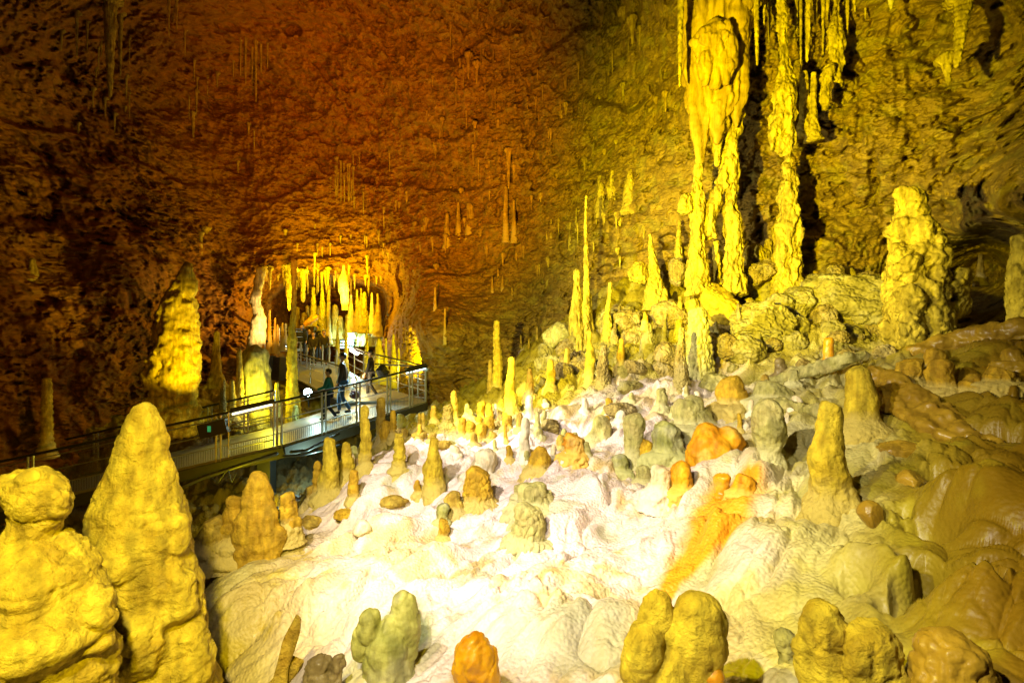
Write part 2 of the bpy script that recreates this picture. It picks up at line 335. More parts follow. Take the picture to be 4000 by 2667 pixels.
for az, el, r in [(-80,0,11),(-80,40,9),(-80,-25,10),(-60,-12,13),(-60,20,15),(80,0,7),(80,40,6),(80,-20,6),(60,0,9),(60,30,8.5),(60,60,7),(-60,60,9.5),(0,75,8),(0,60,10),(0,85,7.5),(40,80,6.5),(-50,82,7.5),
   (-30,-20,19),(-10,-20,20),(20,-20,13),(45,-20,10),(-80,80,7),(80,80,6)]:
    wp.append((R_(az), R_(el))); wv.append(r)
_wt = TPS(wp, wv, 1e-4)
def wall_r(az, el):
    r = _wt(az, el)
    d = np.c_[np.sin(az)*np.cos(el), np.cos(az)*np.cos(el), np.sin(el)]
    Pw = d*r[:, None]
    k = smooth(9, 20, r)
    Pq = Pw*np.array([1, 1, 1.25])
    r = r+.85*perlin(Pw*.22+1)*(.4+.6*k)+.40*fbm(Pq*.55+5, 3)
    warp = .4*perlin(Pw*.6+90)
    # bedding ledges that overhang, and broad swells between calmer areas
    tz = Pw[:, 2]*.42+.75*perlin(Pw*np.array([.16, .16, .25])+70)+.10*perlin(Pw*.9+7); fz = tz-np.floor(tz)
    r = r+.62*(smooth(0, .10, fz)*(1-fz)-.4)*smooth(-.25, .25, perlin(Pw*.3+140))
    r = r-.45*(knobs(Pw*.42+9)-.7)
    calm = .45+.75*smooth(-.3, .3, perlin(Pw*.28+160))
    strata = np.abs(perlin(np.c_[Pw[:, 0]*.35, Pw[:, 1]*.35, Pw[:, 2]*2.1+warp*2]+3))
    right = smooth(.10, .35, az)
    r = r-.14*strata*(1-.35*right)+.07*billow(np.c_[Pw[:, 0]*1.1, Pw[:, 1]*1.1, Pw[:, 2]*2.0]+11, 4, .6)
    r = r+.16*calm*fbm(Pw*1.9+8, 5, .6)
    r = r+.13*smooth(.07, 0, np.abs(perlin(np.c_[Pw[:, 0]*1.2, Pw[:, 1]*1.2, Pw[:, 2]*2.6+warp]+33)))*smooth(-.2,.3,perlin(Pw*.7+12))
    # hollows
    hol = smooth(.42, .66, fbm(Pw*np.array([.7, .7, 1.0])+41, 3))
    r = r+.45*hol
    # drip curtains below ledges
    cur = smooth(.05, .4, perlin(Pw*np.array([.45, .45, .6])+66))*smooth(-.05, .1, el)
    fl = np.abs(perlin(np.c_[Pw[:, 0]*4.2, Pw[:, 1]*4.2, Pw[:, 2]*.45+9]))
    r = r+cur*(.22*fl-.05)
    # nodules on the right hand wall
    r = r-right*.11*knobs(Pw*1.35+2)*smooth(-.1, .4, perlin(Pw*.8+70))
    r = r+.26*calm*smooth(.22, .5, fbm(Pw*np.array([1.9, 1.9, 3.4])+14, 3, .6))+.11*smooth(.15, .5, fbm(Pw*np.array([4.2, 4.2, 7.])+4, 2))
    rib = smooth(-.1, .3, perlin(Pw*np.array([.5, .5, .3])+120))
    r = r+rib*.19*smooth(.05, .4, perlin(np.c_[Pw[:, 0]*3.4, Pw[:, 1]*3.4, Pw[:, 2]*.5+7]))-.04*fbm(Pw*5+9, 4, .75)
    return r
def wall_hit(u, v):
    p = at(u, v, 1.0); az = math.atan2(p.x, p.y); el = math.atan2(p.z, math.hypot(p.x, p.y))
    r = float(wall_r(np.array([az]), np.array([el]))[0])
    return r/p.length
def nonuni(a, b, lo, hi, n, wd):
    t = np.linspace(a, b, 4000); w = np.where((t > lo) & (t < hi), 1.0, wd); c = np.cumsum(w); c = (c-c[0])/(c[-1]-c[0])
    return np.interp(np.linspace(0, 1, n), c, t)
na, ne = 1300, 1080
AZ, EL = np.meshgrid(nonuni(R_(-82), R_(82), R_(-48), R_(48), na, .3), nonuni(R_(-24), R_(86), R_(-11), R_(37), ne, .25), indexing='ij')
az = AZ.ravel(); el = EL.ravel(); r = wall_r(az, el)
V = np.c_[np.sin(az)*np.cos(el), np.cos(az)*np.cos(el), np.sin(el)]*r[:, None]
me = grid_mesh('cave_wall', V, na, ne, flip=False)
link(me, 'cave_wall', M['wall'], kind='structure')

# ------------------------------------------------------------------ dripstone bodies
def tube(path, rad, style='rough', seed=0, step=.03, seg=None, amp=1.0, tip=True, tail=False, flat=None):
    """closed body round a path; rad per path point; style shapes the relief"""
    path = np.array([tuple(p) for p in path], float); rad = np.array(rad, float)
    dl = np.r_[0, np.cumsum(np.linalg.norm(np.diff(path, axis=0), axis=1))]; Ltot = dl[-1]
    n = int(np.clip(Ltot/step, 10, 420)); s = np.linspace(0, Ltot, n)
    # smooth interpolation (Catmull-like by refined averaging)
    C = np.stack([np.interp(s, dl, path[:, k]) for k in range(3)], 1); Rr = np.interp(s, dl, rad)
    kn = max(1, int(n/(len(path)*3)))
    if kn > 1 and len(path) > 2:
        ker = np.ones(kn)/kn
        def sm(a): return np.convolve(np.r_[np.full(kn, a[0]), a, np.full(kn, a[-1])], ker, 'same')[kn:-kn]
        Rr = sm(Rr); C0 = C.copy(); C = np.stack([sm(C[:, k]) for k in range(3)], 1); C[0] = C0[0]; C[-1] = C0[-1]
    if tip:
        rt = Rr[-1]; t = np.clip((s-(Ltot-rt*1.1))/(rt*1.1+1e-9), 0, 1); Rr = Rr*np.sqrt(np.clip(1-t**2.3, 0.0004, 1))
    if tail:
        rt = Rr[0]; t = np.clip(((rt*1.0)-s)/(rt*1.0+1e-9), 0, 1); Rr = Rr*np.sqrt(np.clip(1-t**2.3, 0.0004, 1))
    m = seg or int(np.clip(2*math.pi*rad.max()/step, 12, 220))
    T = np.gradient(C, axis=0); T /= np.linalg.norm(T, axis=1)[:, None]+1e-12
    up = np.array([0, 1, 0]) if abs(T[:, 1]).max() < .9 else np.array([1, 0, 0])
    A = np.cross(T, up); A /= np.linalg.norm(A, axis=1)[:, None]; Bv = np.cross(T, A)
    th = np.linspace(0, 2*math.pi, m, endpoint=False)
    dirv = A[:, None]*np.cos(th)[None, :, None]+Bv[:, None]*np.sin(th)[None, :, None]
    if flat: dirv = dirv*np.array([1, flat, 1])
    P0 = C[:, None]+dirv*Rr[:, None, None]
    Pf = P0.reshape(-1, 3)+seed*7.31
    rs = max(.02, float(np.median(rad)))
    R0 = np.repeat(Rr, m); f = 1/rs
    dsp = .20*fbm(Pf*f*.55, 3)
    if style == 'smooth': dsp = .26*perlin(Pf*f*.7)+.12*fbm(Pf*f*1.7, 2)+.03*fbm(Pf*f*6, 3)
    elif style == 'rough': dsp = dsp+.16*fbm(Pf*f*1.9, 4, .65)+.10*knobs(Pf*f*2.8)
    elif style == 'knob': dsp = dsp+.19*knobs(Pf*f*1.3)+.08*knobs(Pf*f*3.4)+.05*fbm(Pf*f*3,3)-.16
    elif style == 'popcorn': dsp = dsp+.15*knobs(Pf*f*2.4)+.14*knobs(Pf*f*4.6)+.10*fbm(Pf*f*4, 2)-.22
    elif style == 'scale': dsp = .10*perlin(Pf*f*.6)+.20*pillow(Pf*f*np.array([2.6, 2.6, 2.0]))+.03*fbm(Pf*f*5,3)-.1
    elif style == 'layer':
        q = np.c_[Pf[:, 0]*f*.5, Pf[:, 1]*f*.5, Pf[:, 2]*f*1.7]
        dsp = dsp+.24*np.abs(perlin(q))*1.6-.12+.12*fbm(Pf*f*2.4, 4, .6)
    elif style == 'flute':
        q = np.c_[Pf[:, 0]*f*1.9, Pf[:, 1]*f*1.9, Pf[:, 2]*f*.22]
        dsp = dsp+.42*np.abs(perlin(q))-.1+.10*np.abs(perlin(q*2.3))+.06*fbm(Pf*f*2.5, 3)
    elif style == 'straw': dsp = .15*perlin(Pf*f*.8)
    if style == 'bead' or style == 'bead2':
        sb = np.repeat(s, m)*f*(.52 if style == 'bead' else .8)+.4*perlin(Pf*f*.25)+seed
        dsp = .18*np.abs(np.sin(sb*math.pi))*1.2-.16+.07*fbm(Pf*f*1.2, 4)+.10*knobs(Pf*f*2.1)
    Pn = P0.reshape(-1, 3)+dirv.reshape(-1, 3)*(dsp*amp*np.minimum(R0, rs*1.8))[:, None]
    verts = np.vstack([Pn, C[-1][None], C[0][None]])
    idx = np.arange(n*m).reshape(n, m); j = np.roll(idx, -1, axis=1)
    q = np.stack([idx[:-1], j[:-1], j[1:], idx[1:]], -1).reshape(-1, 4)
    faces = q.tolist()
    capt = [(idx[-1, k], j[-1, k], n*m) for k in range(m)]; capb = [(j[0, k], idx[0, k], n*m+1) for k in range(m)]
    return verts, faces, capt, capb
def body_mesh(name, parts):
    vs = []; fs = []; o = 0
    for v, f, a, b in parts:
        vs.append(v); fs += [tuple(x+o for x in q) for q in f]+[tuple(x+o for x in q) for q in a]+[tuple(x+o for x in q) for q in b]; o += len(v)
    me = bpy.data.meshes.new(name); me.from_pydata(np.vstack(vs).tolist(), [], fs)
    me.polygons.foreach_set('use_smooth', np.ones(len(me.polygons), dtype=bool)); me.update()
    return me
def fuse(name, parts, voxel, sm=2, disp=None, seed=0):
    """melt overlapping bodies into one skin"""
    me = body_mesh(name+'_raw', parts); o = bpy.data.objects.new('tmp', me); COL.objects.link(o)
    md = o.modifiers.new('r', 'REMESH'); md.mode = 'VOXEL'; md.voxel_size = voxel; md.use_smooth_shade = True
    if sm: ms = o.modifiers.new('s', 'SMOOTH'); ms.iterations = sm; ms.factor = .5
    dg = bpy.context.evaluated_depsgraph_get(); new = bpy.data.meshes.new_from_object(o.evaluated_get(dg)); new.name = name
    bpy.data.objects.remove(o); bpy.data.meshes.remove(me)
    n = len(new.vertices); co = np.zeros(n*3, np.float32); new.vertices.foreach_get('co', co); co = co.reshape(-1, 3).astype(float)
    if disp:
        no = np.zeros(n*3, np.float32); new.vertices.foreach_get('normal', no); no = no.reshape(-1, 3)
        co = co+no*disp(co+seed*3.3)[:, None]
        new.vertices.foreach_set('co', co.astype(np.float32).ravel()); new.update()
    new.polygons.foreach_set('use_smooth', np.ones(len(new.polygons), dtype=bool))
    return new
_seed = [0]
def foot_attr(me, z0, h):
    n = len(me.vertices); co = np.zeros(n*3, np.float32); me.vertices.foreach_get('co', co); z = co[2::3]
    a = me.attributes.new('foot', 'FLOAT', 'POINT'); a.data.foreach_set('value', smooth(.42, .02, (z-z0)/h).astype(np.float32))
def outline_path(rows, d):
    """rows (v, uleft, uright) from bottom to top, seen at distance d"""
    P = []; R = []
    for v, a, b in rows:
        P.append(at((a+b)/2, v, d)); R.append(abs(b-a)/2*d/F)
    return P, R
def stal(label, cx, top, base, wt, wb, style, mat, group=None, d=None, lean=0, name='stalagmite', cat='stalagmite', on='ground', sink=.12, amp=1, mid=None, push=0):
    """stalagmite standing on ground (or wall ledge) at photo pixel (cx, base)"""
    _seed[0] += 1; s = _seed[0]
    if d is None:
        dg = ground_hit(cx, base) if on == 'ground' else None
        dw = wall_hit(cx, base)
        d = dw+.10 if dg is None or dg > dw else dg
        d += push
    k = d/F; px = k*1.0
    b = at(cx, base, d); t = at(cx+lean, top, d); h = t.z-b.z
    r1 = wt/2*k; r0 = wb/2*k
    b0 = b-Vector((0, 0, sink+r0*.5))
    rm = (mid/2*k) if mid else r0*.55+r1*.45
    path = [b0, b, b.lerp(t, .14), b.lerp(t, .45)+Vector((.22*r0*math.sin(s*1.7), 0, 0)), b.lerp(t, .8)+Vector((.10*r0*math.cos(s*2.3), 0, 0)), t]
    fl = 1+.35*(wb < 2.2*wt)
    if on == 'wall': fl = .9; sink = .1
    rad = [r0*1.4*fl, r0*1.12*fl, r0*.96, rm, r1*1.05, r1*.92]
    v = tube(path, rad, style, s, step=max(.006, 4.2*k), amp=amp)
    if wt > 24 and s % 3:      # lopsided or broken top
        V_ = v[0]; cut = t.z-r1*(.25+.12*(s % 4)); tl = math.sin(s*2.1)*.5; lim = cut+(V_[:, 0]-t.x)*tl+r1*.12*fbm(V_/max(r1, .02)*1.3, 3)
        over = V_[:, 2] > lim; V_[over, 2] = lim[over]+(V_[over, 2]-lim[over])*.22
    me = body_mesh(name, [v]); foot_attr(me, b.z, max(h, .05))
    return link(me, name, M[mat], label=label, cat=cat, group=group)
def tite(label, cx, top, tipy, w, w2, style, mat, group=None, d=None, lean=0, name='stalactite', off=.0, cat='stalactite', amp=1):
    _seed[0] += 1; s = _seed[0]
    if d is None: d = wall_hit(cx, max(top, -30))-.02-off*.3
    k = d/F; a = at(cx, top, d); b = at(cx+lean, tipy, d)
    a0 = a+Vector((0, .05, .12)); rt = 1.0 if top < -20 else 1.7
    v = tube([a0, a, a.lerp(b, .5), a.lerp(b, .85), b], [w*.8*k*rt, w/2*k*(.5+.5*rt), (w*.55+w2*.45)/2*k, w2/2*k, w2*.3*k], style, s, step=max(.008, 4.5*k), amp=amp)
    return link(body_mesh(name, [v]), name, M[mat], label=label, cat=cat, group=group)

# ------------------------------------------------------------------ the two big foreground stalagmites
def warp3(p): return np.c_[perlin(p*3+5), perlin(p*3+25), perlin(p*3+45)]*.5
def near_disp(a=1.0):
    def f(p):
        q = np.c_[p[:, 0]*2.2, p[:, 1]*2.2, p[:, 2]*6.5]
        lay = np.abs(perlin(q+3))
        rough = smooth(-1.0, -1.6, p[:, 2])
        return a*(.028*fbm(p*2.6, 3)+(.005+.011*rough)*fbm(p*9, 5, .68)+.004*fbm(p*26, 3, .6)+.03*rough*pillow(p*5)+.010*pillow(np.c_[p[:, 0]*5, p[:, 1]*5, p[:, 2]*9]+warp3(p))-.010*smooth(.09, 0, np.abs(perlin(p*np.array([4, 4, 7.])+50)))-.03*rough*smooth(.3, .45, fbm(p*8+70, 2))-(.022*(.3+1.6*rough))*smooth(.12, 0, lay)*smooth(-.3, .2, perlin(p*2))
                  +.035*rough*fbm(p*9+3, 4, .65)-.05*rough*smooth(.25, .5, perlin(p*7+8))+.02*rough*knobs(p*9))
    return f
d = 3.0
rows = [(2790,395,850),(2667,415,808),(2542,424,800),(2319,405,775),(2244,372,760),(2170,352,738),(2090,365,735),(2021,370,728),(1946,388,712),(1850,415,694),(1798,433,680),(1725,452,668),(1649,478,652),(1600,508,636),(1572,545,602)]
rows = [(v, a+(30 if v < 1900 else 16), b-(34 if v < 2050 else 14)) for v, a, b in rows[:-1]]+[(1576, 560, 592)]
P_, R_l = outline_path(rows, d)
parts = [tube(P_, R_l, 'rough', 1, .02, amp=.35)]
k = d/F
def lobe(u, v, w, h, dy, st='smooth', sd=1, dd=None, am=.8):
    q = (dd or d); kk = q/F; c = at(u, v, q)+Vector((0, dy, 0)); hh = h*kk/2; ww = w*kk/2
    return tube([c-Vector((0, 0, hh)), c-Vector((0, 0, hh*.5)), c, c+Vector((0, 0, hh*.6)), c+Vector((0, 0, hh))], [ww*.7, ww*.95, ww, ww*.8, ww*.5], st, sd, .02, tip=True, tail=True, amp=am)
parts += [lobe(375,2060,80,170,.02,'smooth',3), lobe(705,2080,90,160,-.05,'rough',4), lobe(430,2260,130,230,-.12,'smooth',5), lobe(735,2300,140,200,-.10,'layer',6),
          lobe(520,2150,230,170,-.20,'smooth',7), lobe(760,2540,170,300,-.05,'rough',8), lobe(470,2480,150,260,-.1,'rough',9), lobe(640,2420,200,260,-.2,'rough',10), lobe(400,2640,150,200,-.1,'rough',12), lobe(560,2560,200,200,-.22,'rough',14)]
me = fuse('stalagmite', parts, .011, 3, near_disp(), 1)
link(me, 'stalagmite', M['yellow'], label='tall thick yellow cone-shaped stalagmite standing in the left foreground', cat='stalagmite')
d = 2.25
rows = [(2900,-60,440),(2750,-40,430),(2667,-30,428),(2560,-60,425),(2440,-50,420),(2330,-50,392),(2240,-40,368),(2170,-20,320),(2100,0,245),(2050,45,232),(1990,62,262),(1940,60,268),(1890,30,235),(1850,10,165),(1832,40,120)]
rows = [(v+12, a, b-min(38, (v-1780)*.12)) for v, a, b in rows]
P_, R_l = outline_path(rows, d)
parts = [tube(P_, R_l, 'smooth', 21, .02, amp=.5)]
c = at(120, 1890, d); e = at(8, 1912, d)
parts.append(tube([c, c.lerp(e, .5), e], [.075, .085, .06], 'smooth', 3, .02, tail=True))
parts += [lobe(238,1955,80,100,-.02,'knob',4,2.25), lobe(390,2400,110,260,-.03,'smooth',5,2.25), lobe(200,2440,420,260,-.1,'smooth',7,2.25,.5), lobe(60,2250,260,300,-.06,'smooth',8,2.25,.5)]
def ld(p):
    q = np.c_[p[:, 0]*1.5, p[:, 1]*1.5, p[:, 2]*4.2]
    return .02*perlin(p*3)+.014*pillow(np.c_[p[:, 0]*4, p[:, 1]*4, p[:, 2]*8]+warp3(p))-.012*smooth(.08, 0, np.abs(perlin(p*np.array([4, 4, 8.])+50)))+.018*fbm(q+5, 3)+.010*fbm(p*11, 5, .65)-.012*smooth(.14, 0, np.abs(perlin(q*1.1+20)))
me = fuse('stalagmite', parts, .011, 4, ld, 2)
link(me, 'stalagmite', M['yellow'], label='twisted yellow stalagmite with a hooked head in the bottom left corner', cat='stalagmite')

# cluster right of the big cone
G1 = 'stalagmites beside the big foreground cone'
stal('low knobbly tan stalagmite just right of the big foreground cone', 841, 2006, 2130, 80, 120, 'knob', 'tan', G1, d=5.2)
stal('narrow twin-knobbed stalagmite leaning on the left of the thick triple one', 914, 1930, 2120, 52, 100, 'bead2', 'ochre', G1, d=5.2)
d = 5.2
parts = [tube(*outline_path([(2200,905,1110),(2130,925,1095),(2050,940,1075),(1960,955,1062),(1900,965,1052),(1850,978,1040),(1834,988,1028)], 5.2), 'rough', 31, .02, amp=.7),
  lobe(1060,2040,75,180,-.05,'smooth',3,5.2), lobe(1080,2100,80,120,-.04,'knob',4,5.2), lobe(965,2080,80,200,-.06,'flute',5,5.2), lobe(1005,1870,58,70,0,'knob',6,5.2)]
link(fuse('stalagmite', parts, .02, 2, lambda p: .02*fbm(p*8, 4)), 'stalagmite', M['ochre'], label='thick ochre stalagmite with side shoulders between the big foreground cone and the slope', cat='stalagmite', group=G1)
stal('ochre stalagmite with a narrow upper half at the lower left edge of the white slope', 1140, 2010, 2150, 62, 84, 'smooth', 'ochre', G1, d=5.3, amp=1)
o_ = stal('slim upper knob of the ochre stalagmite at the left edge of the white slope', 1128, 1915, 2060, 52, 62, 'knob', 'ochre', G1, d=5.3)

# ------------------------------------------------------------------ stalagmites on the white slope (left margin)
G2 = 'stalagmites on the left crest of the white slope'
T = [
 ('smooth tall yellow stalagmite at the left end of the slope crest, below the walkway', 1284,1704,1935,42,85,'smooth','yellow',{}),
 ('thin side stalagmite stuck to the left of the smooth tall one at the crest end', 1240,1797,1935,26,34,'bead','ochre',{}),
 ('short rounded stump at the far left foot of the slope crest', 1222,1885,1950,34,44,'knob','tan',{}),
 ('leaning yellow stalagmite with a rounded tip, second from the left end of the crest', 1350,1722,1870,30,66,'knob','yellow',{}),
 ('dark olive rounded stalagmite behind the pale cut stub', 1382,1738,1840,26,34,'smooth','green',{'push':.4}),
 ('pale flat-topped stub standing between yellow stalagmites on the crest', 1370,1768,1850,30,44,'smooth','pale',{}),
 ('plump yellow stalagmite in front of the pale cut stub', 1381,1826,1955,32,46,'smooth','ochre',{}),
 ('tall beaded yellow stalagmite like a stack of balls, in front of the walkway', 1425,1580,1840,30,50,'bead','yellow',{}),
 ('tall slim stalagmite with a pointed top overlapping the walkway edge', 1488,1546,1735,28,34,'rough','tan',{}),
 ('short thick yellow stalagmite leaning against the tall slim pointed one', 1509,1636,1740,34,44,'rough','ochre',{}),
 ('thin rounded stalagmite right of the tall slim pointed one', 1536,1600,1705,20,28,'bead2','ochre',{}),
 ('frilled layered yellow stalagmite with a small dark ball on top', 1557,1685,1835,34,52,'bead2','yellow',{}),
 ('smooth white and orange cone-shaped stalagmite standing alone in the middle of the slope', 1696,1702,1925,34,84,'smooth','yellow',{'mid':74}),
 ('tiny yellow cone just left of the tall white and orange cone', 1632,1872,1925,16,34,'smooth','ochre',{}),
 ('pair-like twin stub, left half, under the right end of the walkway', 1637,1614,1672,12,16,'smooth','tan',{}),
 ('pair-like twin stub, right half, under the right end of the walkway', 1652,1611,1672,13,16,'smooth','tan',{}),
 ('knobbly small stalagmite of three beads near the walkway end post', 1695,1582,1645,18,28,'bead','tan',{}),
 ('dark popcorn-covered stump at the top left of the slope', 1748,1574,1660,34,42,'popcorn','brown',{}),
 ('brown stalagmite with a round head behind the dark popcorn stump', 1773,1523,1645,22,34,'knob','tan',{}),
 ('small grey stub right of the round-headed brown stalagmite', 1825,1575,1620,16,22,'rough','olive',{}),
 ('ochre mushroom-headed stub on the upper slope below the tallest knobby pillar', 1881,1563,1640,32,28,'knob','ochre',{}),
 ('plain ochre stub right of the mushroom-headed one', 1911,1573,1640,22,32,'smooth','ochre',{}),
 ('small white stub in the shadow of the ochre stubs', 1936,1575,1618,15,18,'smooth','pale',{}),
 ('rough column-like ochre stub at the left of the ochre stub cluster', 1806,1627,1705,26,30,'knob','ochre',{}),
 ('squat flat-topped ochre stub in the stub cluster on the upper slope', 1840,1640,1700,40,46,'knob','ochre',{}),
 ('leaning rounded ochre stub lowest in the stub cluster on the upper slope', 1876,1650,1718,36,48,'rough','ochre',{}),
 ('wide rounded ochre stub at the right of the stub cluster', 1909,1617,1685,40,48,'smooth','ochre',{}),
 ('small round ochre knob at the back of the stub cluster', 1873,1624,1655,24,26,'smooth','ochre',{}),
 ('isolated rounded ochre stub casting a shadow right of the stub cluster', 1982,1620,1670,34,38,'rough','ochre',{}),
 ('tallest knobby yellow pillar-like stalagmite at the top of the slope left of centre', 1941,1248,1568,24,42,'bead2','yellow',{'mid':36,'d':13.6}),
 ('rough grey thin pillar attached left of the tallest knobby pillar', 1915,1402,1572,17,30,'rough','tan',{'d':13.8}),
 ('bright knobbly stalagmite right of the tallest knobby pillar', 1998,1392,1615,26,54,'knob','yellow',{}),
 ('half-shadowed narrow stalagmite with a small light top', 2070,1437,1545,16,34,'rough','ochre',{}),
 ('ochre bottle-shaped stalagmite at the crest, pale top and shaded foot', 2149,1397,1515,26,38,'smooth','ochre',{}),
 ('small popcorn-crusted stalagmite at the crest right of the bottle-shaped one', 2216,1357,1450,20,28,'popcorn','tan',{}),
 ('ribbed pale stalagmite melting into the white slope', 2052,1627,1800,30,40,'knob','pale',{}),
 ('short dark-sided leaning blade of stone on the white slope', 2098,1606,1682,14,26,'rough','olive',{}),
 ('big bright yellow and orange flame-shaped stalagmite on the crest', 2304,1291,1492,16,42,'smooth','yellow',{'mid':44}),
 ('dark green popcorn stalagmite right of the flame-shaped one', 2358,1340,1515,26,58,'popcorn','brown',{}),
 ('bright orange-yellow bullet-shaped stalagmite against the dark rubble', 2427,1320,1435,18,36,'smooth','ochre',{'mid':34}),
 ('orange small cone on top of the crusted mound', 2519,1215,1262,10,26,'smooth','ochre',{'d':10.2}),
 ('tall frilly popcorn-crusted mound with orange patches in the upper centre', 2528,1255,1510,40,95,'popcorn','boulder',{'mid':72,'d':10.2}),
 ('brown knobbly stone post left of the tall scaly grey column', 2662,1275,1500,22,60,'popcorn','brown',{}),
]
for row in T:
    lab, cx, top, base, wt, wb, st, mt, kw = row
    stal(lab, cx, top, base, wt, wb, st, mt, G2 if cx < 2300 else 'stalagmites along the crest of the slope', **kw)
stal('small dark ball capping the frilled layered stalagmite', 1559, 1670, 1700, 20, 20, 'smooth', 'brown', None, d=ground_hit(1557,1835), name='rock_cap', cat='stone cap', sink=0)

# ------------------------------------------------------------------ stumps on the white slope
G3 = 'rounded stumps on the white slope'
T = [
 ('broad pinkish-white dome stump in the middle of the slope', 1885,1744,1850,70,100,'smooth','pale',{}),
 ('brown thick column stump with a dripping skin in the middle of the slope', 1870,1812,1968,86,120,'scale','ochre',{}),
 ('low tan dome at the foot of the brown thick column stump', 1778,1915,1990,50,72,'smooth','tan',{}),
 ('small stump with a dark green ball head on the white slope', 1728,1962,2035,46,44,'smooth','green',{}),
 ('tan root of the green-headed stump running down the slope', 1732,2020,2100,34,42,'smooth','ochre',{}),
 ('grey-green draped dome on the slope right of centre', 2100,1878,1965,80,130,'flute','olive',{}),
 ('small grey draped knob left of the grey-green draped dome', 2040,1876,1935,50,60,'smooth','olive',{}),
 ('big round scaly bulge in the middle of the white slope', 2062,1960,2110,95,140,'scale','olive',{}),
 ('orange rounded boulder-like stump left of the small standing knob', 2105,1740,1830,60,90,'smooth','ochre',{}),
 ('small pale knob standing behind the orange rounded stump', 2163,1735,1790,18,26,'smooth','pale',{}),
 ('bright orange broken stump with a split face on the upper slope', 2245,1682,1775,66,80,'rough','orange',{}),
 ('large smooth green-grey dome stump behind the orange split one', 2338,1618,1722,62,92,'smooth','olive',{}),
 ('tall knobbed stump with a small cap at the centre right of the slope', 2478,1604,1795,80,70,'smooth','olive',{}),
 ('low yellowish round stump at the foot of the tall knobbed stump', 2525,1706,1795,56,80,'smooth','ochre',{}),
 ('small dark flat-topped stump on the white slope, alone with a shadow', 2418,1772,1835,62,66,'smooth','green',{}),
 ('small dark pale-footed stump right of the flat-topped dark one', 2512,1812,1880,44,64,'smooth','olive',{}),
 ('green-grey rounded stump left of the orange twin stump', 2606,1634,1772,86,128,'smooth','green',{}),
 ('wide grey-green stump with a flat cap behind the orange twin stump', 2700,1540,1660,84,140,'smooth','olive',{}),
 ('thin dark post-like stump left of the wide flat-capped one', 2583,1508,1590,30,42,'rough','olive',{}),
 ('white pillar stump on the left of the orange stained group', 2572,1808,1920,70,88,'smooth','pale',{}),
 ('orange-faced square-topped stump in the stained group', 2662,1796,1915,68,86,'smooth','orange',{}),
 ('small deep orange stump in the middle of the stained group', 2826,1838,1935,66,54,'smooth','amber',{}),
 ('orange stump at the right end of the stained group', 2908,1836,1925,70,96,'smooth','orange',{}),
 ('waisted stump with orange patches right of the orange twin stump', 3003,1552,1795,96,84,'smooth','olive',{'mid':135}),
 ('yellowish flat-topped barrel stump high on the slope', 2862,1458,1585,66,118,'smooth','ochre',{}),
 ('round grey multi-knob stump right of the yellowish barrel stump', 3015,1468,1560,110,150,'knob','olive',{}),
 ('dark shaded stub on the bright ledge beneath the boulders', 3047,1396,1470,34,52,'smooth','darkstone',{}),  # the shade on this stub is put in by its dark stone colour
 ('plain orange cylinder-shaped post standing on the bright ledge by the huge boulder', 3237,1314,1414,34,40,'smooth','amber',{'amp':.3}),
 ('thick leaning lemon-yellow stalagmite, front one of the pair at right', 3248,1556,1985,86,150,'smooth','yellow',{'mid':128,'lean':-8,'amp':.8}),
 ('thick pale yellow stalagmite behind the leaning lemon one, right pair', 3362,1425,1668,84,134,'smooth','yellow',{'mid':116,'amp':.5}),
 ('fat yellow stub with a ragged top left of the smooth capsule-shaped stub', 3548,1388,1495,70,100,'rough','ochre',{}),
 ('smooth capsule-shaped tall stub with a dark shadow on it at right', 3678,1392,1525,74,88,'smooth','ochre',{}),
 ('rounded yellow lump behind the smooth capsule-shaped stub', 3655,1358,1440,62,80,'smooth','ochre',{}),
 ('small brown cone with a wide foot at the far right', 3790,1455,1525,36,86,'smooth','ochre',{}),
 ('ragged orange-brown block stump at the right edge', 3905,1420,1495,84,104,'rough','ochre',{}),
 ('brown knob stump in the gloom at the right edge', 3960,1355,1410,56,80,'smooth','wet',{}),
]
for row in T:
    lab, cx, top, base, wt, wb, st, mt, kw = row
    stal(lab, cx, top, base, wt, wb, st, mt, G3, name='stump' if wt > 40 else 'stalagmite', cat='stump', **kw)
# orange twin stump
d = ground_hit(2790, 1790)
parts = [tube(*outline_path([(1830,2690,2895),(1780,2690,2885),(1740,2692,2870),(1700,2705,2830),(1665,2715,2800),(1648,2728,2785)], d), 'smooth', 5, .02, amp=.6),
         lobe(2840,1725,110,130,-.05,'smooth',8,d), lobe(2740,1740,110,120,-.05,'smooth',9,d)]
link(fuse('stump', parts, .014, 2, lambda p: .012*fbm(p*9, 4)), 'stump', M['orange'], label='bright orange twin-lobed stump above the orange stain', cat='stump', group=G3)

# ------------------------------------------------------------------ foreground stumps along the bottom edge
G4 = 'wet stumps along the bottom of the photo'
def near_stump(label, rows, d, mat, lobes=(), vox=.008, f=None, name='stump', gr=G4):
    parts = [tube(*outline_path(rows, d), 'smooth', rows[0][0], .012, amp=.6)]+[lobe(*l[:4], l[4], l[5] if len(l) > 5 else 'smooth', i+3, d) for i, l in enumerate(lobes)]
    link(fuse(name, parts, vox, 2, f or (lambda p: .014*perlin(p*7)+.010*fbm(p*14, 4, .65)+.012*pillow(p*9+warp3(p))-.008*smooth(.1, 0, np.abs(perlin(p*9+50)))), rows[0][0]*.01), name, M[mat], label=label, cat='stump', group=gr)
near_stump('glossy amber-orange bullet-shaped stump at the bottom centre', [(2820,1760,1960),(2667,1775,1945),(2600,1776,1940),(2540,1790,1928),(2500,1812,1905),(2472,1838,1880)], 2.35, 'amber')
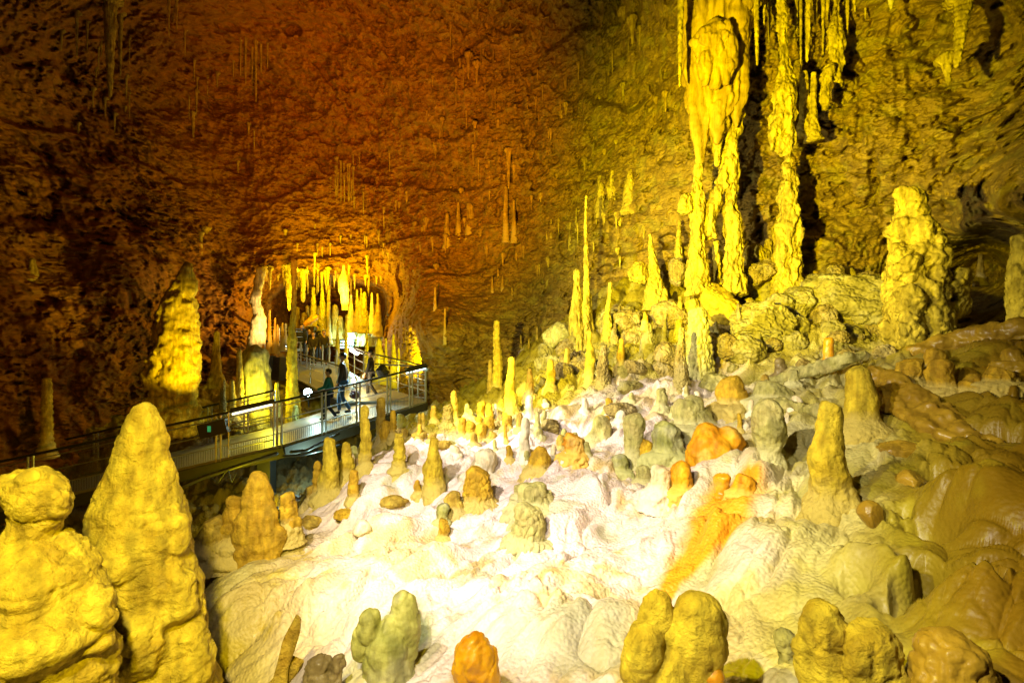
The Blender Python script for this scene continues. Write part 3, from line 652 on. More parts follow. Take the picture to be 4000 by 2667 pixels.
near_stump('big split yellow stump with a green top at the bottom right of centre', [(2850,2520,2810),(2667,2540,2760),(2600,2560,2790),(2500,2600,2832),(2420,2632,2828),(2350,2640,2812),(2316,2672,2780)], 2.05, 'yellow',
  [(2580,2430,125,230,.05),(2515,2560,170,270,-.02),(2600,2620,180,220,-.05,'flute')], f=lambda p: .014*perlin(p*7)+.022*fbm(p*13, 5, .65)*smooth(-1.0, -1.14, p[:, 2])+.012*pillow(np.c_[p[:, 0]*9, p[:, 1]*9, p[:, 2]*4]+warp3(p))-.014*smooth(.1, 0, np.abs(perlin(p*9+50)))*smooth(-1.0, -1.14, p[:, 2])+.004*fbm(p*25, 3))
near_stump('small orange-brown stub tucked under the big split yellow stump', [(2800,2700,2840),(2667,2715,2825),(2620,2730,2810),(2598,2750,2790)], 1.98, 'amber')
near_stump('leaning yellow stump with a grey top, left of the folded pair at bottom right', [(2850,3130,3330),(2667,3135,3320),(2600,3128,3312),(2520,3125,3308),(2440,3126,3285),(2380,3135,3240),(2356,3160,3200)], 1.95, 'yellow')
near_stump('folded bright yellow stump with a rounded shoulder at the bottom right', [(2850,3300,3540),(2667,3310,3520),(2600,3300,3510),(2520,3318,3500),(2460,3340,3455),(2436,3370,3425)], 1.85, 'yellow', [(3340,2560,120,180,-.03)])
near_stump('wide brown-yellow stump with a flat bright top, last one at the bottom right', [(2850,3560,3880),(2667,3580,3860),(2600,3590,3830),(2540,3590,3800),(2495,3600,3770),(2476,3640,3730)], 1.75, 'wet', [(3800,2640,160,120,-.02)])
near_stump('lumpy pale small stub with a bent top, right of the big split yellow stump', [(2680,3060,3160),(2600,3055,3140),(2540,3040,3115),(2490,3025,3105),(2460,3035,3085)], 2.3, 'olive')
near_stump('dark brown wet stone lump beside the broken slab', [(2800,1180,1340),(2667,1190,1320),(2610,1195,1300),(2570,1220,1290),(2552,1240,1275)], 2.9, 'darkstone')
near_stump('thin dark leaning finger of stone right of the dark wet lump', [(2800,1255,1330),(2690,1270,1330),(2620,1300,1340),(2570,1310,1348),(2548,1318,1346)], 2.85, 'darkstone', vox=.007)
near_stump('mossy green lump with a small rounded head near the bottom left of the slope', [(2800,1400,1640),(2667,1415,1620),(2580,1430,1600),(2500,1450,1590),(2430,1490,1560),(2400,1510,1545)], 3.0, 'green',
  [(1450,2440,80,130,-.02),(1418,2505,60,120,-.02),(1570,2470,120,280,.05,'scale')], f=lambda p: .02*perlin(p*5)+.014*knobs(p*14)+.006*fbm(p*20, 3))
# broken slab of pale stone: a real plate
def slab(label, poly, d, thick, rot):
    bm = bmesh.new(); c = at(sum(p[0] for p in poly)/len(poly), sum(p[1] for p in poly)/len(poly), d)
    vs = [at(u, v, d)-c for u, v in poly]
    fr = [bm.verts.new(v+Vector((0, -thick/2, 0))) for v in vs]; bk = [bm.verts.new(v+Vector((0, thick/2, 0))) for v in vs]
    bm.faces.new(fr); bm.faces.new(bk[::-1])
    for i in range(len(vs)): j = (i+1) % len(vs); bm.faces.new((fr[j], fr[i], bk[i], bk[j]))
    bmesh.ops.recalc_face_normals(bm, faces=bm.faces)
    bmesh.ops.bevel(bm, geom=bm.edges[:], offset=.006, segments=2, affect='EDGES')
    me = bpy.data.meshes.new('stone_slab'); bm.to_mesh(me); bm.free()
    o = link(me, 'stone_slab', M['tan'], label=label, cat='stone slab', group='broken slabs of pale stone'); o.location = c; o.rotation_euler = rot
slab('upright broken pale slab with a pointed top at the bottom left of the slope', [(1050,2720),(1092,2560),(1105,2500),(1125,2460),(1155,2405),(1172,2425),(1168,2480),(1150,2540),(1128,2600),(1120,2720)], 2.95, .05, (0, 0, .25))
slab('lying broken pale slab behind the upright pointed slab', [(1020,2700),(1090,2620),(1130,2560),(1190,2575),(1178,2610),(1110,2690)], 3.0, .06, (.1, 0, -.2))

# ------------------------------------------------------------------ crest: scaly column, rubble spires
stal('tall scaly grey-green column like stacked pebbles, standing above the slope', 2742, 1192, 1530, 70, 118, 'scale', 'olive', None, lean=-22, mid=95, d=8.9, name='stalagmite', amp=1.3)
G5 = 'spires among the rubble at the foot of the right wall'
T = [
 ('very tall thin bright yellow stalagmite, the slimmest in the hall', 2284,760,1370,11,44,'rough',{'mid':22,'d':12.3,'lean':6}),
 ('fluted dark companion column merged with the very tall thin stalagmite', 2252,1048,1400,26,62,'flute',{'mid':52,'d':12.25}),
 ('pointed yellow stalagmite right of the very tall thin one, above the flame-shaped one', 2372,1100,1330,14,40,'rough',{'d':11.6,'lean':12,'mid':24}),
 ('broad-based bent yellow spire high on the rubble with a long shadow', 2562,912,1175,16,72,'rough',{'d':12.3,'lean':-22,'mid':42}),
 ('small smooth yellow cone among the rubble below the broad-based spire', 2595,1123,1186,14,40,'smooth',{'d':11.6}),
 ('pale narrow spire near the foot of the forked column', 2650,857,1022,13,32,'rough',{'d':12.6,'lean':4}),
 ('rough straight stalagmite, left one of the three above the scaly column', 2702,1008,1190,26,42,'knob',{'d':10.9,'lean':-8}),
 ('rough straight stalagmite, middle one of the three above the scaly column', 2744,1008,1172,20,42,'knob',{'d':11.1}),
 ('brightest crooked stalagmite, right one of the three above the scaly column', 2794,935,1135,24,38,'knob',{'d':11.2,'lean':4}),
 ('slim spire rising behind the three rough ones', 2713,980,1060,12,26,'rough',{'d':12.0}),
 ('small rounded knob stalagmite beside the foot of the forked column', 3000,930,1010,22,32,'knob',{'d':12}),
]
for lab, cx, top, base, wt, wb, st, kw in T:
    stal(lab, cx, top, base, wt, wb, st, 'formation', G5, **kw)

# ------------------------------------------------------------------ hanging formations on the right
G6 = 'hanging formations in the upper right'
tite('bright thin stalactite hanging at the left of the upper right formations', 2660, -60, 342, 26, 12, 'straw', 'formation', G6, d=9.6, lean=-5)
tite('thin short bright stalactite hanging between the drapery and the main column', 2953, -60, 258, 22, 12, 'straw', 'formation', G6, d=9.8, lean=5)
tite('thin curved stalactite hanging right of the main bright column', 3160, -60, 245, 22, 14, 'knob', 'formation', G6, d=10.4, lean=-8)
tite('small pale tuft-like stalactite hanging at the top edge, right of centre', 3480, -50, 38, 30, 12, 'knob', 'pale', G6, d=9.8)
tite('brown knobby stalactite hanging in the top right shadow', 3765, 10, 268, 44, 26, 'bead2', 'formation', G6, d=9.0, lean=-30, name='stalactite')
tite('small knobby stub hanging below the brown knobby stalactite', 3700, 250, 335, 26, 16, 'knob', 'formation', G6, d=9.1, lean=4)
# dome shaped ribbed drapery
def ribbed(name, rows, d, label, mat='drape', amp=1, cat='drapery', gr=G6, style='flute', flat=.6, lobes=(), vox=.03, disp=None):
    P_, R_l = outline_path(rows, d)
    parts = [tube(P_, R_l, style, rows[0][0]*.1, .035, amp=amp, flat=flat)]
    for l in lobes: parts.append(tube(*outline_path(l, d-.05), style, l[0][0]*.13, .03, amp=amp))
    me = fuse(name, parts, vox, 1, disp) if lobes else body_mesh(name, parts)
    return link(me, name, M[mat], label=label, cat=cat, group=gr)
fd = lambda p: .055*fbm(np.c_[p[:, 0]*4.5, p[:, 1]*4.5, p[:, 2]*1.7], 5, .65)+.05*np.abs(perlin(np.c_[p[:, 0]*6, p[:, 1]*6, p[:, 2]*.9]))+.018*knobs(p*7)-.05*smooth(.35, .6, perlin(p*3.3))-.035
fr = lambda p: .075*np.abs(perlin(np.c_[p[:, 0]*5.5, p[:, 1]*5.5, p[:, 2]*.6]))*1.5+.025*fbm(p*6, 4, .6)
ribbed('drapery', [(345,2795,2802),(310,2770,2825),(270,2750,2845),(220,2735,2858),(160,2726,2862),(120,2738,2855),(85,2762,2830)], 9.9, 'ribbed jellyfish-shaped dripstone drapery hanging at upper right', lobes=[[(330,2750,2762),(280,2735,2775),(200,2728,2790)],[(330,2830,2842),(270,2820,2868),(180,2820,2880),(120,2830,2870)]], vox=.02, disp=fr)
ribbed('drapery', [(640,2728,2745),(600,2712,2760),(500,2700,2765),(420,2688,2800),(330,2675,2830),(230,2672,2850),(120,2680,2900),(0,2690,2960),(-120,2690,2990)], 10.4, 'long fluted dripstone curtain narrowing downwards behind the jellyfish-shaped drapery', cat='drapery', lobes=[[(560,2790,2800),(480,2770,2825),(380,2770,2870),(250,2800,2900),(50,2820,2920)],[(500,2870,2880),(380,2850,2905),(250,2850,2915),(100,2850,2930)]], disp=fr)
ribbed('dripstone_column', [(620,3072,3084),(580,3020,3095),(530,3010,3108),(480,3012,3112),(400,3022,3112),(340,3032,3110),(240,3040,3094),(180,3038,3078),(0,3030,3068),(-120,3028,3070)], 10.2, 'bright thick hanging column with a frayed lower edge, brightest at upper right', 'formation', cat='dripstone column',
  lobes=[[(590,3010,3020),(540,3005,3035),(480,3015,3045)],[(600,3040,3052),(550,3035,3062),(480,3040,3070)],[(470,3090,3104),(380,3080,3110),(300,3080,3106)]], disp=fd)
ribbed('dripstone_column', [(345,3285,3296),(300,3245,3296),(240,3250,3296),(180,3232,3298),(120,3240,3294),(60,3252,3284),(0,3254,3280),(-120,3250,3284)], 10.6, 'knobby yellow hanging column right of the thick bright one', 'formation', cat='dripstone column',
  lobes=[[(430,3215,3230),(370,3204,3245),(300,3205,3255),(250,3225,3260)]], disp=fd)
stal('narrow crusty column standing left of the knobby hanging column', 3178, 280, 520, 20, 34, 'knob', 'formation', G6, d=10.7, name='dripstone_column', cat='dripstone column')
stal('short crusty column close right of the thick bright hanging column', 3140, 276, 500, 28, 36, 'knob', 'formation', G6, d=10.8, name='dripstone_column', cat='dripstone column')
ribbed('dripstone_column', [(1150,3015,3135),(1060,3030,3120),(980,3032,3112),(930,3032,3112),(860,3035,3115),(780,3042,3118),(715,3048,3122),(660,3052,3092),(620,3068,3090),(580,3072,3084)], 10.9, 'crusty column standing under the thick bright hanging column, with a dark shadow on its right', 'formation', cat='dripstone column', flat=.9,
  lobes=[[(1040,3090,3130),(900,3095,3128),(800,3085,3120),(730,3090,3118)]], disp=fd)
# forked column
ribbed('dripstone_column', [(1150,2815,2915),(1060,2830,2900),(930,2828,2895),(860,2832,2892),(760,2835,2880),(690,2832,2880),(640,2815,2880),(560,2832,2878),(500,2842,2892),(440,2850,2896),(400,2862,2892),(345,2870,2884)], 10.6, 'forked bright column with a spiky tip standing under the dripstone curtain', 'formation', cat='dripstone column', flat=.9,
  lobes=[[(930,2745,2800),(860,2752,2795),(790,2770,2810),(730,2790,2835),(680,2810,2850),(640,2820,2860)]], disp=lambda p: fd(p)+.018*knobs(p*8))
ribbed('dripstone_column', [(1150,2680,2775),(1070,2690,2760),(950,2698,2752),(860,2700,2745),(780,2690,2748),(700,2705,2742),(640,2712,2742),(598,2720,2734)], 10.5, 'thin crusty column left of the forked column', 'formation', cat='dripstone column', flat=.9,
  lobes=[[(830,2655,2690),(790,2656,2700),(755,2665,2700)]], disp=lambda p: fd(p)+.018*knobs(p*8))
tite('stubby tapered stalactite pointing at the fork of the forked column', 2800, 520, 655, 40, 20, 'knob', 'formation', G6, d=10.5)

# statue-like column on the right
d = 8.0
parts = [tube(*outline_path([(1420,3470,3660),(1340,3475,3650),(1250,3480,3665),(1150,3490,3680),(1050,3505,3690),(990,3510,3690),(934,3510,3655),(880,3505,3625),(830,3512,3612),(790,3505,3592),(755,3512,3580),(733,3528,3560)], d), 'rough', 41, .03, amp=.8, flat=.9),
  lobe(3503,993,78,105,-.1,'smooth',3,8.0), lobe(3520,1060,90,120,-.15,'smooth',4,8.0), lobe(3500,1180,100,110,-.25,'knob',5,8.0), lobe(3590,1160,90,120,-.25,'smooth',6,8.0), lobe(3500,1290,80,200,-.3,'smooth',7,8.0), lobe(3600,1270,100,190,-.3,'smooth',8,8.0),
  lobe(3690,1110,110,120,-.05,'smooth',9,8.0), lobe(3720,1190,100,110,.0,'knob',10,8.0), lobe(3690,1280,100,200,.05,'rough',11,8.0), lobe(3550,810,96,60,-.02,'smooth',12,8.0)]
link(fuse('stalagmite', parts, .025, 2, lambda p: .07*fbm(p*2.6, 5, .65)+.05*pillow(p*3.1)-.06*smooth(.3, .6, perlin(p*3.4))), 'stalagmite', M['formation'], label='massive statue-like yellow stalagmite with lumpy arms in front of the dark recess at right', cat='stalagmite')
stal('crusty brown column at the very right edge beside the dark recess', 3990, 900, 1300, 60, 90, 'knob', 'formation', None, d=7.4, name='dripstone_column', cat='dripstone column')
stal('thin pale pillar standing inside the dark recess at right', 3830, 990, 1090, 14, 26, 'rough', 'tan', None, d=11.2, name='dripstone_column', cat='dripstone column')

# ------------------------------------------------------------------ boulders of the rubble
def boulder(label, cx, cy, w, h, seed, mat='boulder', d=None, rot=0, sub=5, name='boulder', rough=1, asp=1.0):
    base = ground_hit(cx, cy+h*.45)
    free = d is None; d = d or (base if base else 11); k = d/F
    bm = bmesh.new(); bmesh.ops.create_icosphere(bm, subdivisions=sub, radius=1)
    co = np.array([v.co[:] for v in bm.verts]); q = co+seed*3.7
    # facets from random planes
    rs = np.random.RandomState(seed)
    for j in range(9):
        n = rs.randn(3); n /= np.linalg.norm(n); c = rs.uniform(.62, .9); dt = co@n
        co = co-np.outer(np.maximum(dt-c, 0)*.9, n)
    nn = co/np.linalg.norm(co, axis=1)[:, None]
    co = co+nn*(rough*(.07*pillow(q*2.1)+.10*fbm(q*1.6, 4, .6)+.05*knobs(q*3.6)+.03*fbm(q*9, 3)-.05*smooth(.2, .5, perlin(q*4))))[:, None]
    co[:, 0] *= w*k/2; co[:, 1] *= (w+h)*k/4*asp; co[:, 2] *= h*k/2
    for v, c in zip(bm.verts, co): v.co = c
    me = bpy.data.meshes.new(name); bm.to_mesh(me); bm.free()
    me.polygons.foreach_set('use_smooth', np.ones(len(me.polygons), dtype=bool))
    o = link(me, name, M[mat], label=label, cat='boulder', group='boulders of the rubble'); o.location = at(cx, cy, d+(w*k*.15))-Vector((0, 0, .22*h*k if free else 0)); o.rotation_euler = (0, rot, 0)
    return o
B = [
 ('huge brown rounded boulder left of the statue-like stalagmite', 3350,1205,500,320,1,10.2,0,'boulder'),
 ('angular pale boulder in the middle of the rubble with a sharp shadow', 2985,1275,250,180,2,9.6,.25,'boulder'),
 ('cubic pale boulder above and right of the angular pale one', 3110,1185,180,130,3,10.2,-.2,'boulder'),
 ('smooth light boulder touching the left of the cubic pale one', 3045,1190,110,80,31,10.1,.1,'boulder'),
 ('yellow boulder tilted to the right behind the scaly column', 2815,1195,190,130,4,10.2,.6,'yellow'),
 ('upper yellow slab-like boulder under the three rough stalagmites', 2770,1145,120,80,41,10.6,.3,'yellow'),
 ('long dark crusted boulder below the forked column', 2925,1090,230,110,5,11.0,-.3,'brown'),
 ('ribbed boulder with a flat lower face right of the scaly column', 2910,1365,150,120,6,8.9,.1,'boulder'),
 ('brown square block left of the ribbed boulder', 2838,1355,90,100,7,9.0,0,'brown'),
 ('crusted boulder high up left of the dark gap', 3020,1060,120,90,8,11.6,.3,'brown'),
 ('small crusted boulder at the foot of the crusty standing column', 3100,1095,90,70,9,11.4,0,'brown'),
 ('flat pale boulder on the ledge between cubic boulder and huge boulder', 3190,1130,120,60,10,11.2,.1,'boulder'),
 ('rounded knob boulder at the top left of the huge boulder', 3262,1110,60,70,11,10.9,0,'boulder'),
 ('yellow round boulder below the shadowed gap left of the forked column', 2960,1000,110,90,12,11.9,0,'formation'),
 ('crusted boulder between the broad-based spire and the three rough stalagmites', 2650,1060,90,110,13,11.9,0,'brown'),
 ('pale flat-faced rock leaning on the broad-based bent spire', 2495,1070,80,90,14,12.3,.2,'formation'),
 ('ragged hole-riddled rock in the centre of the rubble', 2620,1230,150,110,15,10.8,.2,'brown'),
 ('dark brown lumpy rock left of the brown knobbly post', 2600,1400,90,120,16,9.4,0,'brown'),
 ('orange-tinged rock at the left edge of the rubble', 2460,1250,120,90,17,11.2,0,'brown'),
 ('grey patchy rock by the foot of the fluted companion column', 2180,1310,120,110,18,12.8,0,'olive'),
 ('low crusty rock at the foot of the wall left of the crest', 2060,1480,120,110,19,14.2,0,'brown'),
 ('round rough rock in the shade behind the bottle-shaped stalagmite', 2120,1430,70,70,20,13.6,0,'brown'),
 ('small ochre rock on the upper slope left of the stub cluster', 1735,1730,60,44,21,None,0,'tan'),
 ('small tan rock beside the frilled layered stalagmite', 1640,1690,60,34,22,None,0,'tan'),
 ('low brown clump of knobs on the lower left of the slope', 1345,2000,80,44,23,None,0,'ochre'),
 ('dark knobbly clump of rock near the tiny yellow cone', 1535,1950,120,50,24,None,0,'tan'),
 ('brown rock lying at the left margin of the white slope', 1210,2030,90,50,25,None,0,'tan'),
 ('pale smooth boulder half sunk in the lower left slope', 1415,2050,80,66,26,None,0,'pale'),
 ('dark crusted rock in the shade at the top of the white slope', 2150,1655,90,60,27,None,0,'brown'),
 ('mossy crusted rock patch below the flame-shaped stalagmite', 2420,1590,130,60,28,None,0,'brown'),
 ('olive pebble-like boulder on the crest under the crusted mound', 2460,1500,100,60,29,None,0,'boulder'),
 ('grey shaded boulder left of the yellowish barrel stump', 2790,1500,120,80,30,8.2,0,'olive'),
 ('big round wet bulge in the shadow at the right edge', 3930,1980,330,330,32,2.9,0,'wet'),
 ('smooth wet hump above the dark pit at right', 3560,1790,300,120,33,4.1,.3,'wet'),
 ('cluster-forming small wet boulder right of the leaning lemon stalagmite foot', 3560,1890,110,110,34,3.7,0,'wet'),
 ('small wet boulder just below the leaning lemon stalagmite foot', 3400,2010,90,110,35,3.2,0,'wet'),
]
for lab, cx, cy, w, h, sd, dd, rt, mt in B:
    boulder(lab, cx, cy, w, h, sd, mt, dd, rt, rough=.35 if mt in ('wet', 'pale') else 1, sub=6 if w > 200 else 5)

# many small stumps and stones
rs = np.random.RandomState(21); cnt = 0
for i in range(400):
    if cnt >= 46: break
    u = rs.uniform(1560, 3150); lo = 1640-(u-1560)*.16; v = rs.uniform(lo, lo+260)
    dd = ground_hit(u, v)
    if dd is None: continue
    h = rs.uniform(18, 60)*(1 if rs.rand() < .8 else 1.5); w_ = rs.uniform(16, 42); cnt += 1
    stal('small low stump, one of many alike crowding the upper part of the slope', u, v-h, v, w_*.7, w_, ['smooth', 'rough', 'knob'][rs.randint(3)], ['pale', 'tan', 'ochre', 'olive', 'pale', 'olive'][rs.randint(6)], 'small stumps crowding the upper slope', d=dd, lean=rs.uniform(-6, 6), name='stump', cat='stump')
rs = np.random.RandomState(33); cnt = 0
while cnt < 16:
    u = rs.uniform(2130, 3050); v = rs.uniform(1150, 1380)
    if v < 1330-(u-2080)*.22: continue
    dd = ground_hit(u, v)
    if dd is None or dd > 14: continue
    cnt += 1; hh = rs.uniform(50, 150)
    stal('thin rough stalagmite, one of several alike scattered through the rubble', u, v-hh, v, rs.uniform(8, 16), rs.uniform(22, 40), ['rough', 'knob', 'popcorn'][rs.randint(3)], ['formation', 'boulder', 'brown'][rs.randint(3)], 'thin stalagmites scattered in the rubble', d=dd, lean=rs.uniform(-10, 10))
protos = [o for o in COL.objects if o.name.startswith('boulder') and o.get('label', '').startswith(('angular pale', 'cubic pale', 'brown square', 'crusted boulder high', 'rounded knob'))]
cnt = 0
for i in range(900):
    if cnt >= 130: break
    u = rs.uniform(2080, 3560); v = rs.uniform(1080, 1500)
    if v > 1490-(u-2200)*.06 or v < 1330-(u-2080)*.30: continue
    dd = ground_hit(u, v)
    if dd is None or dd > 13.5: continue
    o = protos[rs.randint(len(protos))]; c = o.copy(); COL.objects.link(c); cnt += 1
    c['label'] = 'small crusty rubble stone, one of many alike below the right wall'; c['group'] = 'small stones of the rubble'; c['category'] = 'stone'; c.name = 'stone'
    sz = rs.uniform(.12, .34)*dd/10; sc_ = sz/max(o.dimensions.x, .1)*1.6 if o.dimensions.x > 0 else .3
    c.scale = (sc_, sc_*rs.uniform(.8, 1.2), sc_*rs.uniform(.7, 1.2)); p_ = at(u, v, dd); c.location = (p_.x, p_.y, p_.z+.02); c.rotation_euler = (rs.uniform(-1, 1), rs.uniform(-1, 1), rs.uniform(0, 6))

# flowstone ridges on the right: long rounded roots
G7 = 'root-like flowstone ridges at right'
def ridge(label, pts, style='smooth', mat='wet', lobes=()):
    P_ = [at(u, v, d) for u, v, d, r in pts]; R_l = [r*d/F for u, v, d, r in pts]
    parts = [tube(P_, R_l, style, pts[0][0]*.1, .02, tail=True, amp=1)]
    for L_ in lobes: parts.append(tube([at(u, v, d) for u, v, d, r in L_], [r*d/F for u, v, d, r in L_], style, L_[0][0]*.17, .02, tail=True))
    link(fuse('flowstone_ridge', parts, .018, 2, lambda p: .035*billow(p*3.1, 3)+.01*fbm(p*9, 3)), 'flowstone_ridge', M[mat], label=label, cat='flowstone ridge', group=G7)
ridge('long root-like flowstone ridge sloping down to the right behind the pale yellow stalagmite', [(3380,1450,6.0,26),(3460,1480,5.8,40),(3560,1560,5.3,46),(3680,1640,4.9,44),(3800,1720,4.5,34),(3900,1790,4.2,22)], 'rough', 'wet',
  [[(3420,1520,5.7,30),(3520,1600,5.2,36),(3640,1680,4.8,30),(3760,1730,4.5,18)],[(3440,1590,5.4,18),(3560,1630,5.0,22),(3700,1700,4.6,18)],[(3500,1470,5.6,12),(3700,1590,5.0,13),(3860,1690,4.5,13),(3950,1770,4.2,9)]])
ridge('lumpy brown flowstone ridge rising to the right edge under the dark recess', [(3540,1385,7.0,24),(3640,1350,6.9,34),(3760,1335,6.7,44),(3880,1305,6.4,46),(4000,1285,6.2,48),(4150,1260,6.0,50)], 'knob', 'wet')
ridge('knobbly green-grey flowstone ridge leading left from the pale yellow stalagmite', [(2990,1500,7.6,18),(3100,1460,7.4,24),(3200,1440,7.2,30),(3300,1405,7.0,26),(3400,1385,7.0,20)], 'knob', 'olive')
ridge('low rounded flowstone swell below the waisted stump', [(3010,1560,6.6,14),(3110,1590,6.0,26),(3190,1610,5.6,30),(3260,1600,5.5,20)], 'smooth', 'olive')

# ------------------------------------------------------------------ far hall
G8 = 'formations on the far wall'
# bright ragged column left of the walkway
d = 14.6
parts = [tube(*outline_path([(1700,600,770),(1567,608,752),(1480,615,758),(1390,617,766),(1325,617,758),(1262,625,752),(1200,640,750),(1155,655,750),(1113,692,749),(1070,718,751),(1028,728,744)], d), 'rough', 51, .05, amp=.6, flat=.8),
  tube(*outline_path([(1330,628,680),(1240,634,674),(1180,640,668),(1152,646,662)], d-.1), 'rough', 52, .05), tube(*outline_path([(1400,755,778),(1360,756,774),(1342,758,770)], d), 'rough', 53, .05), tube(*outline_path([(1200,672,705),(1150,675,700),(1130,680,695)], d), 'rough', 54, .05),
  lobe(640,1450,80,150,-.2,'rough',5,14.6), lobe(710,1450,80,180,-.25,'rough',6,14.6), lobe(650,1600,100,130,-.25,'knob',7,14.6), lobe(740,1500,60,200,-.05,'rough',8,14.6)]
link(fuse('dripstone_column', parts, .05, 1, lambda p: .10*fbm(p*2.0, 4, .65)+.06*knobs(p*3.2)-.06*smooth(.25, .5, perlin(p*3+4))), 'dripstone_column', M['yellow'], label='tall ragged glowing yellow rock pinnacle behind the walkway at left', cat='rock pinnacle')
stal('pale glowing post-like stalagmite at far left above the walkway', 183, 1470, 1760, 30, 40, 'bead2', 'yellow', G8, d=12.6)
stal('small reddish stalagmite on a ledge of the far left wall', 128, 1008, 1100, 18, 34, 'rough', 'tan', G8, on='wall')
stal('slender pillar right of the glowing pinnacle, behind the walkway', 845, 1290, 1490, 20, 42, 'flute', 'yellow', G8, d=17.6)
stal('dark narrow stalagmite in front of the lit rocks behind the walkway', 872, 1480, 1640, 14, 28, 'rough', 'brown', G8, d=14.8)
stal('ragged olive stalagmite left of the thick grey many-topped stump', 935, 1360, 1640, 18, 34, 'rough', 'tan', G8, d=16)
stal('short brown stalagmite at the foot of the lit rocks behind the walkway', 905, 1480, 1620, 16, 30, 'rough', 'tan', G8, d=15.5)
stal('beaded thin stalagmite between the thick grey stump and the yellow pillar', 1082, 1490, 1610, 12, 28, 'bead', 'yellow', G8, d=16.5)
stal('pale low stalagmite below the railing left of the round floodlight', 1155, 1580, 1690, 18, 36, 'flute', 'olive', G8, d=16)
parts = [tube(*outline_path([(1760,900,1110),(1660,915,1085),(1560,930,1060),(1480,940,1050),(1420,945,1045),(1370,955,1040),(1345,985,1005)], 17.0), 'flute', 61, .05, amp=.6),
  tube(*outline_path([(1450,945,975),(1390,948,968),(1366,953,962)], 17.0), 'rough', 6, .05), tube(*outline_path([(1450,1015,1050),(1390,1020,1045),(1352,1028,1040)], 17.0), 'rough', 7, .05), tube(*outline_path([(1450,980,1020),(1390,988,1018),(1342,1004,1014)], 17.0), 'rough', 8, .05)]
link(fuse('stalagmite', parts, .05, 1, lambda p: .05*fbm(p*2.5, 4)), 'stalagmite', M['olive'], label='thick grey many-topped stump standing behind the walkway railing', cat='stalagmite')
# the tall thin pillar rising past the branch walkway
ribbed('dripstone_column', [(1720,1115,1180),(1600,1120,1172),(1500,1122,1160),(1400,1124,1158),(1320,1126,1156),(1270,1130,1152),(1230,1138,1156),(1150,1140,1157),(1090,1140,1156),(1010,1136,1160)], 17.2, 'tall thin yellow pillar rising in front of the far viewing platform', 'yellow', cat='dripstone column', gr=G8, flat=1, style='rough')
# glowing hanging column at the left of the far grotto
parts = [tube(*outline_path([(1407,978,994),(1380,972,1002),(1342,968,1020),(1291,978,1034),(1240,986,1036),(1206,990,1024),(1172,980,1014),(1121,992,1020),(1080,1000,1030),(1040,1010,1050)], 20.5), 'rough', 71, .06, amp=.7),
  tube(*outline_path([(1345,1012,1034),(1290,1014,1038),(1240,1016,1034),(1200,1022,1030)], 20.5), 'rough', 9, .06), tube(*outline_path([(1190,974,990),(1180,972,1000),(1165,985,1005)], 20.5), 'smooth', 10, .06)]
link(fuse('dripstone_column', parts, .055, 1, lambda p: .07*fbm(p*2.4, 4)), 'dripstone_column', M['pale'], label='brilliant white and orange hanging column at the left mouth of the far grotto', cat='dripstone column')
G9 = 'dripstones in the far lit grotto'
T = [(1257,1090,1280,10,32,'flute','formation','largest fluted pinnacle in the middle of the grotto'),(1225,1118,1232,12,24,'flute','formation','slim pinnacle left of the largest fluted one in the grotto'),(1284,1097,1300,10,16,'rough','tan','narrow dark post right of the largest fluted pinnacle in the grotto'),
 (1371,1148,1225,9,18,'rough','pale','short pale spike just right of the brilliant white grotto blade'),(1395,1128,1222,8,18,'rough','tan','dark pointed spike in the right half of the grotto'),(1410,1124,1200,6,14,'rough','tan','thin spike behind the dark pointed one in the grotto'),(1425,1138,1228,14,20,'rough','formation','square-topped spike in the right half of the grotto'),(1453,1141,1230,7,17,'smooth','pale','bright bulb-tipped spike near the right end of the grotto'),(1475,1143,1240,8,20,'rough','tan','last pointed spike at the right end of the grotto'),
 (1053,1209,1335,7,14,'rough','orange','tallest orange spike beside the white hanging column'),(1074,1240,1335,6,13,'rough','orange','orange spike second from the white hanging column'),(1084,1266,1335,6,10,'rough','orange','small orange spike third from the white hanging column'),(1104,1259,1325,6,12,'rough','ochre','ochre spike just left of the tall thin yellow pillar'),(1116,1262,1300,7,8,'smooth','pale','tiny pale stub just left of the tall thin yellow pillar')]
for cx, top, base, wt, wb, st, mt, lab in T:
    stal(lab, cx, top, base+(45 if cx > 1350 else 15), wt, wb*(1.5 if cx > 1350 else 1), st, mt, G9, d=25.0 if cx > 1150 else 21.5, sink=.3)
ribbed('dripstone_column', [(1212,1336,1356),(1170,1330,1362),(1130,1325,1362),(1105,1323,1356),(1080,1330,1352),(1062,1336,1350),(1035,1339,1346)], 24.2, 'brilliant white blade-shaped dripstone in the centre of the grotto', 'pale', cat='dripstone', gr=G9, flat=.8)
tite('flat-bottomed stalactite on the left of the grotto opening', 1184, 1070, 1182, 18, 16, 'flute', 'formation', G9, d=24.5)
tite('wide fluted stalactite beside the tall thin yellow pillar', 1131, 1060, 1215, 24, 14, 'flute', 'formation', G9, d=22.5)
tite('thin hanging spike over the left part of the grotto', 1229, 1000, 1070, 7, 4, 'straw', 'formation', G9, d=24)
tite('thin hanging spike over the right part of the grotto', 1435, 1010, 1070, 8, 4, 'straw', 'formation', G9, d=24)
tite('thick blade hanging at the left lip of the grotto', 1056, 1060, 1132, 9, 5, 'straw', 'formation', G9, d=22)
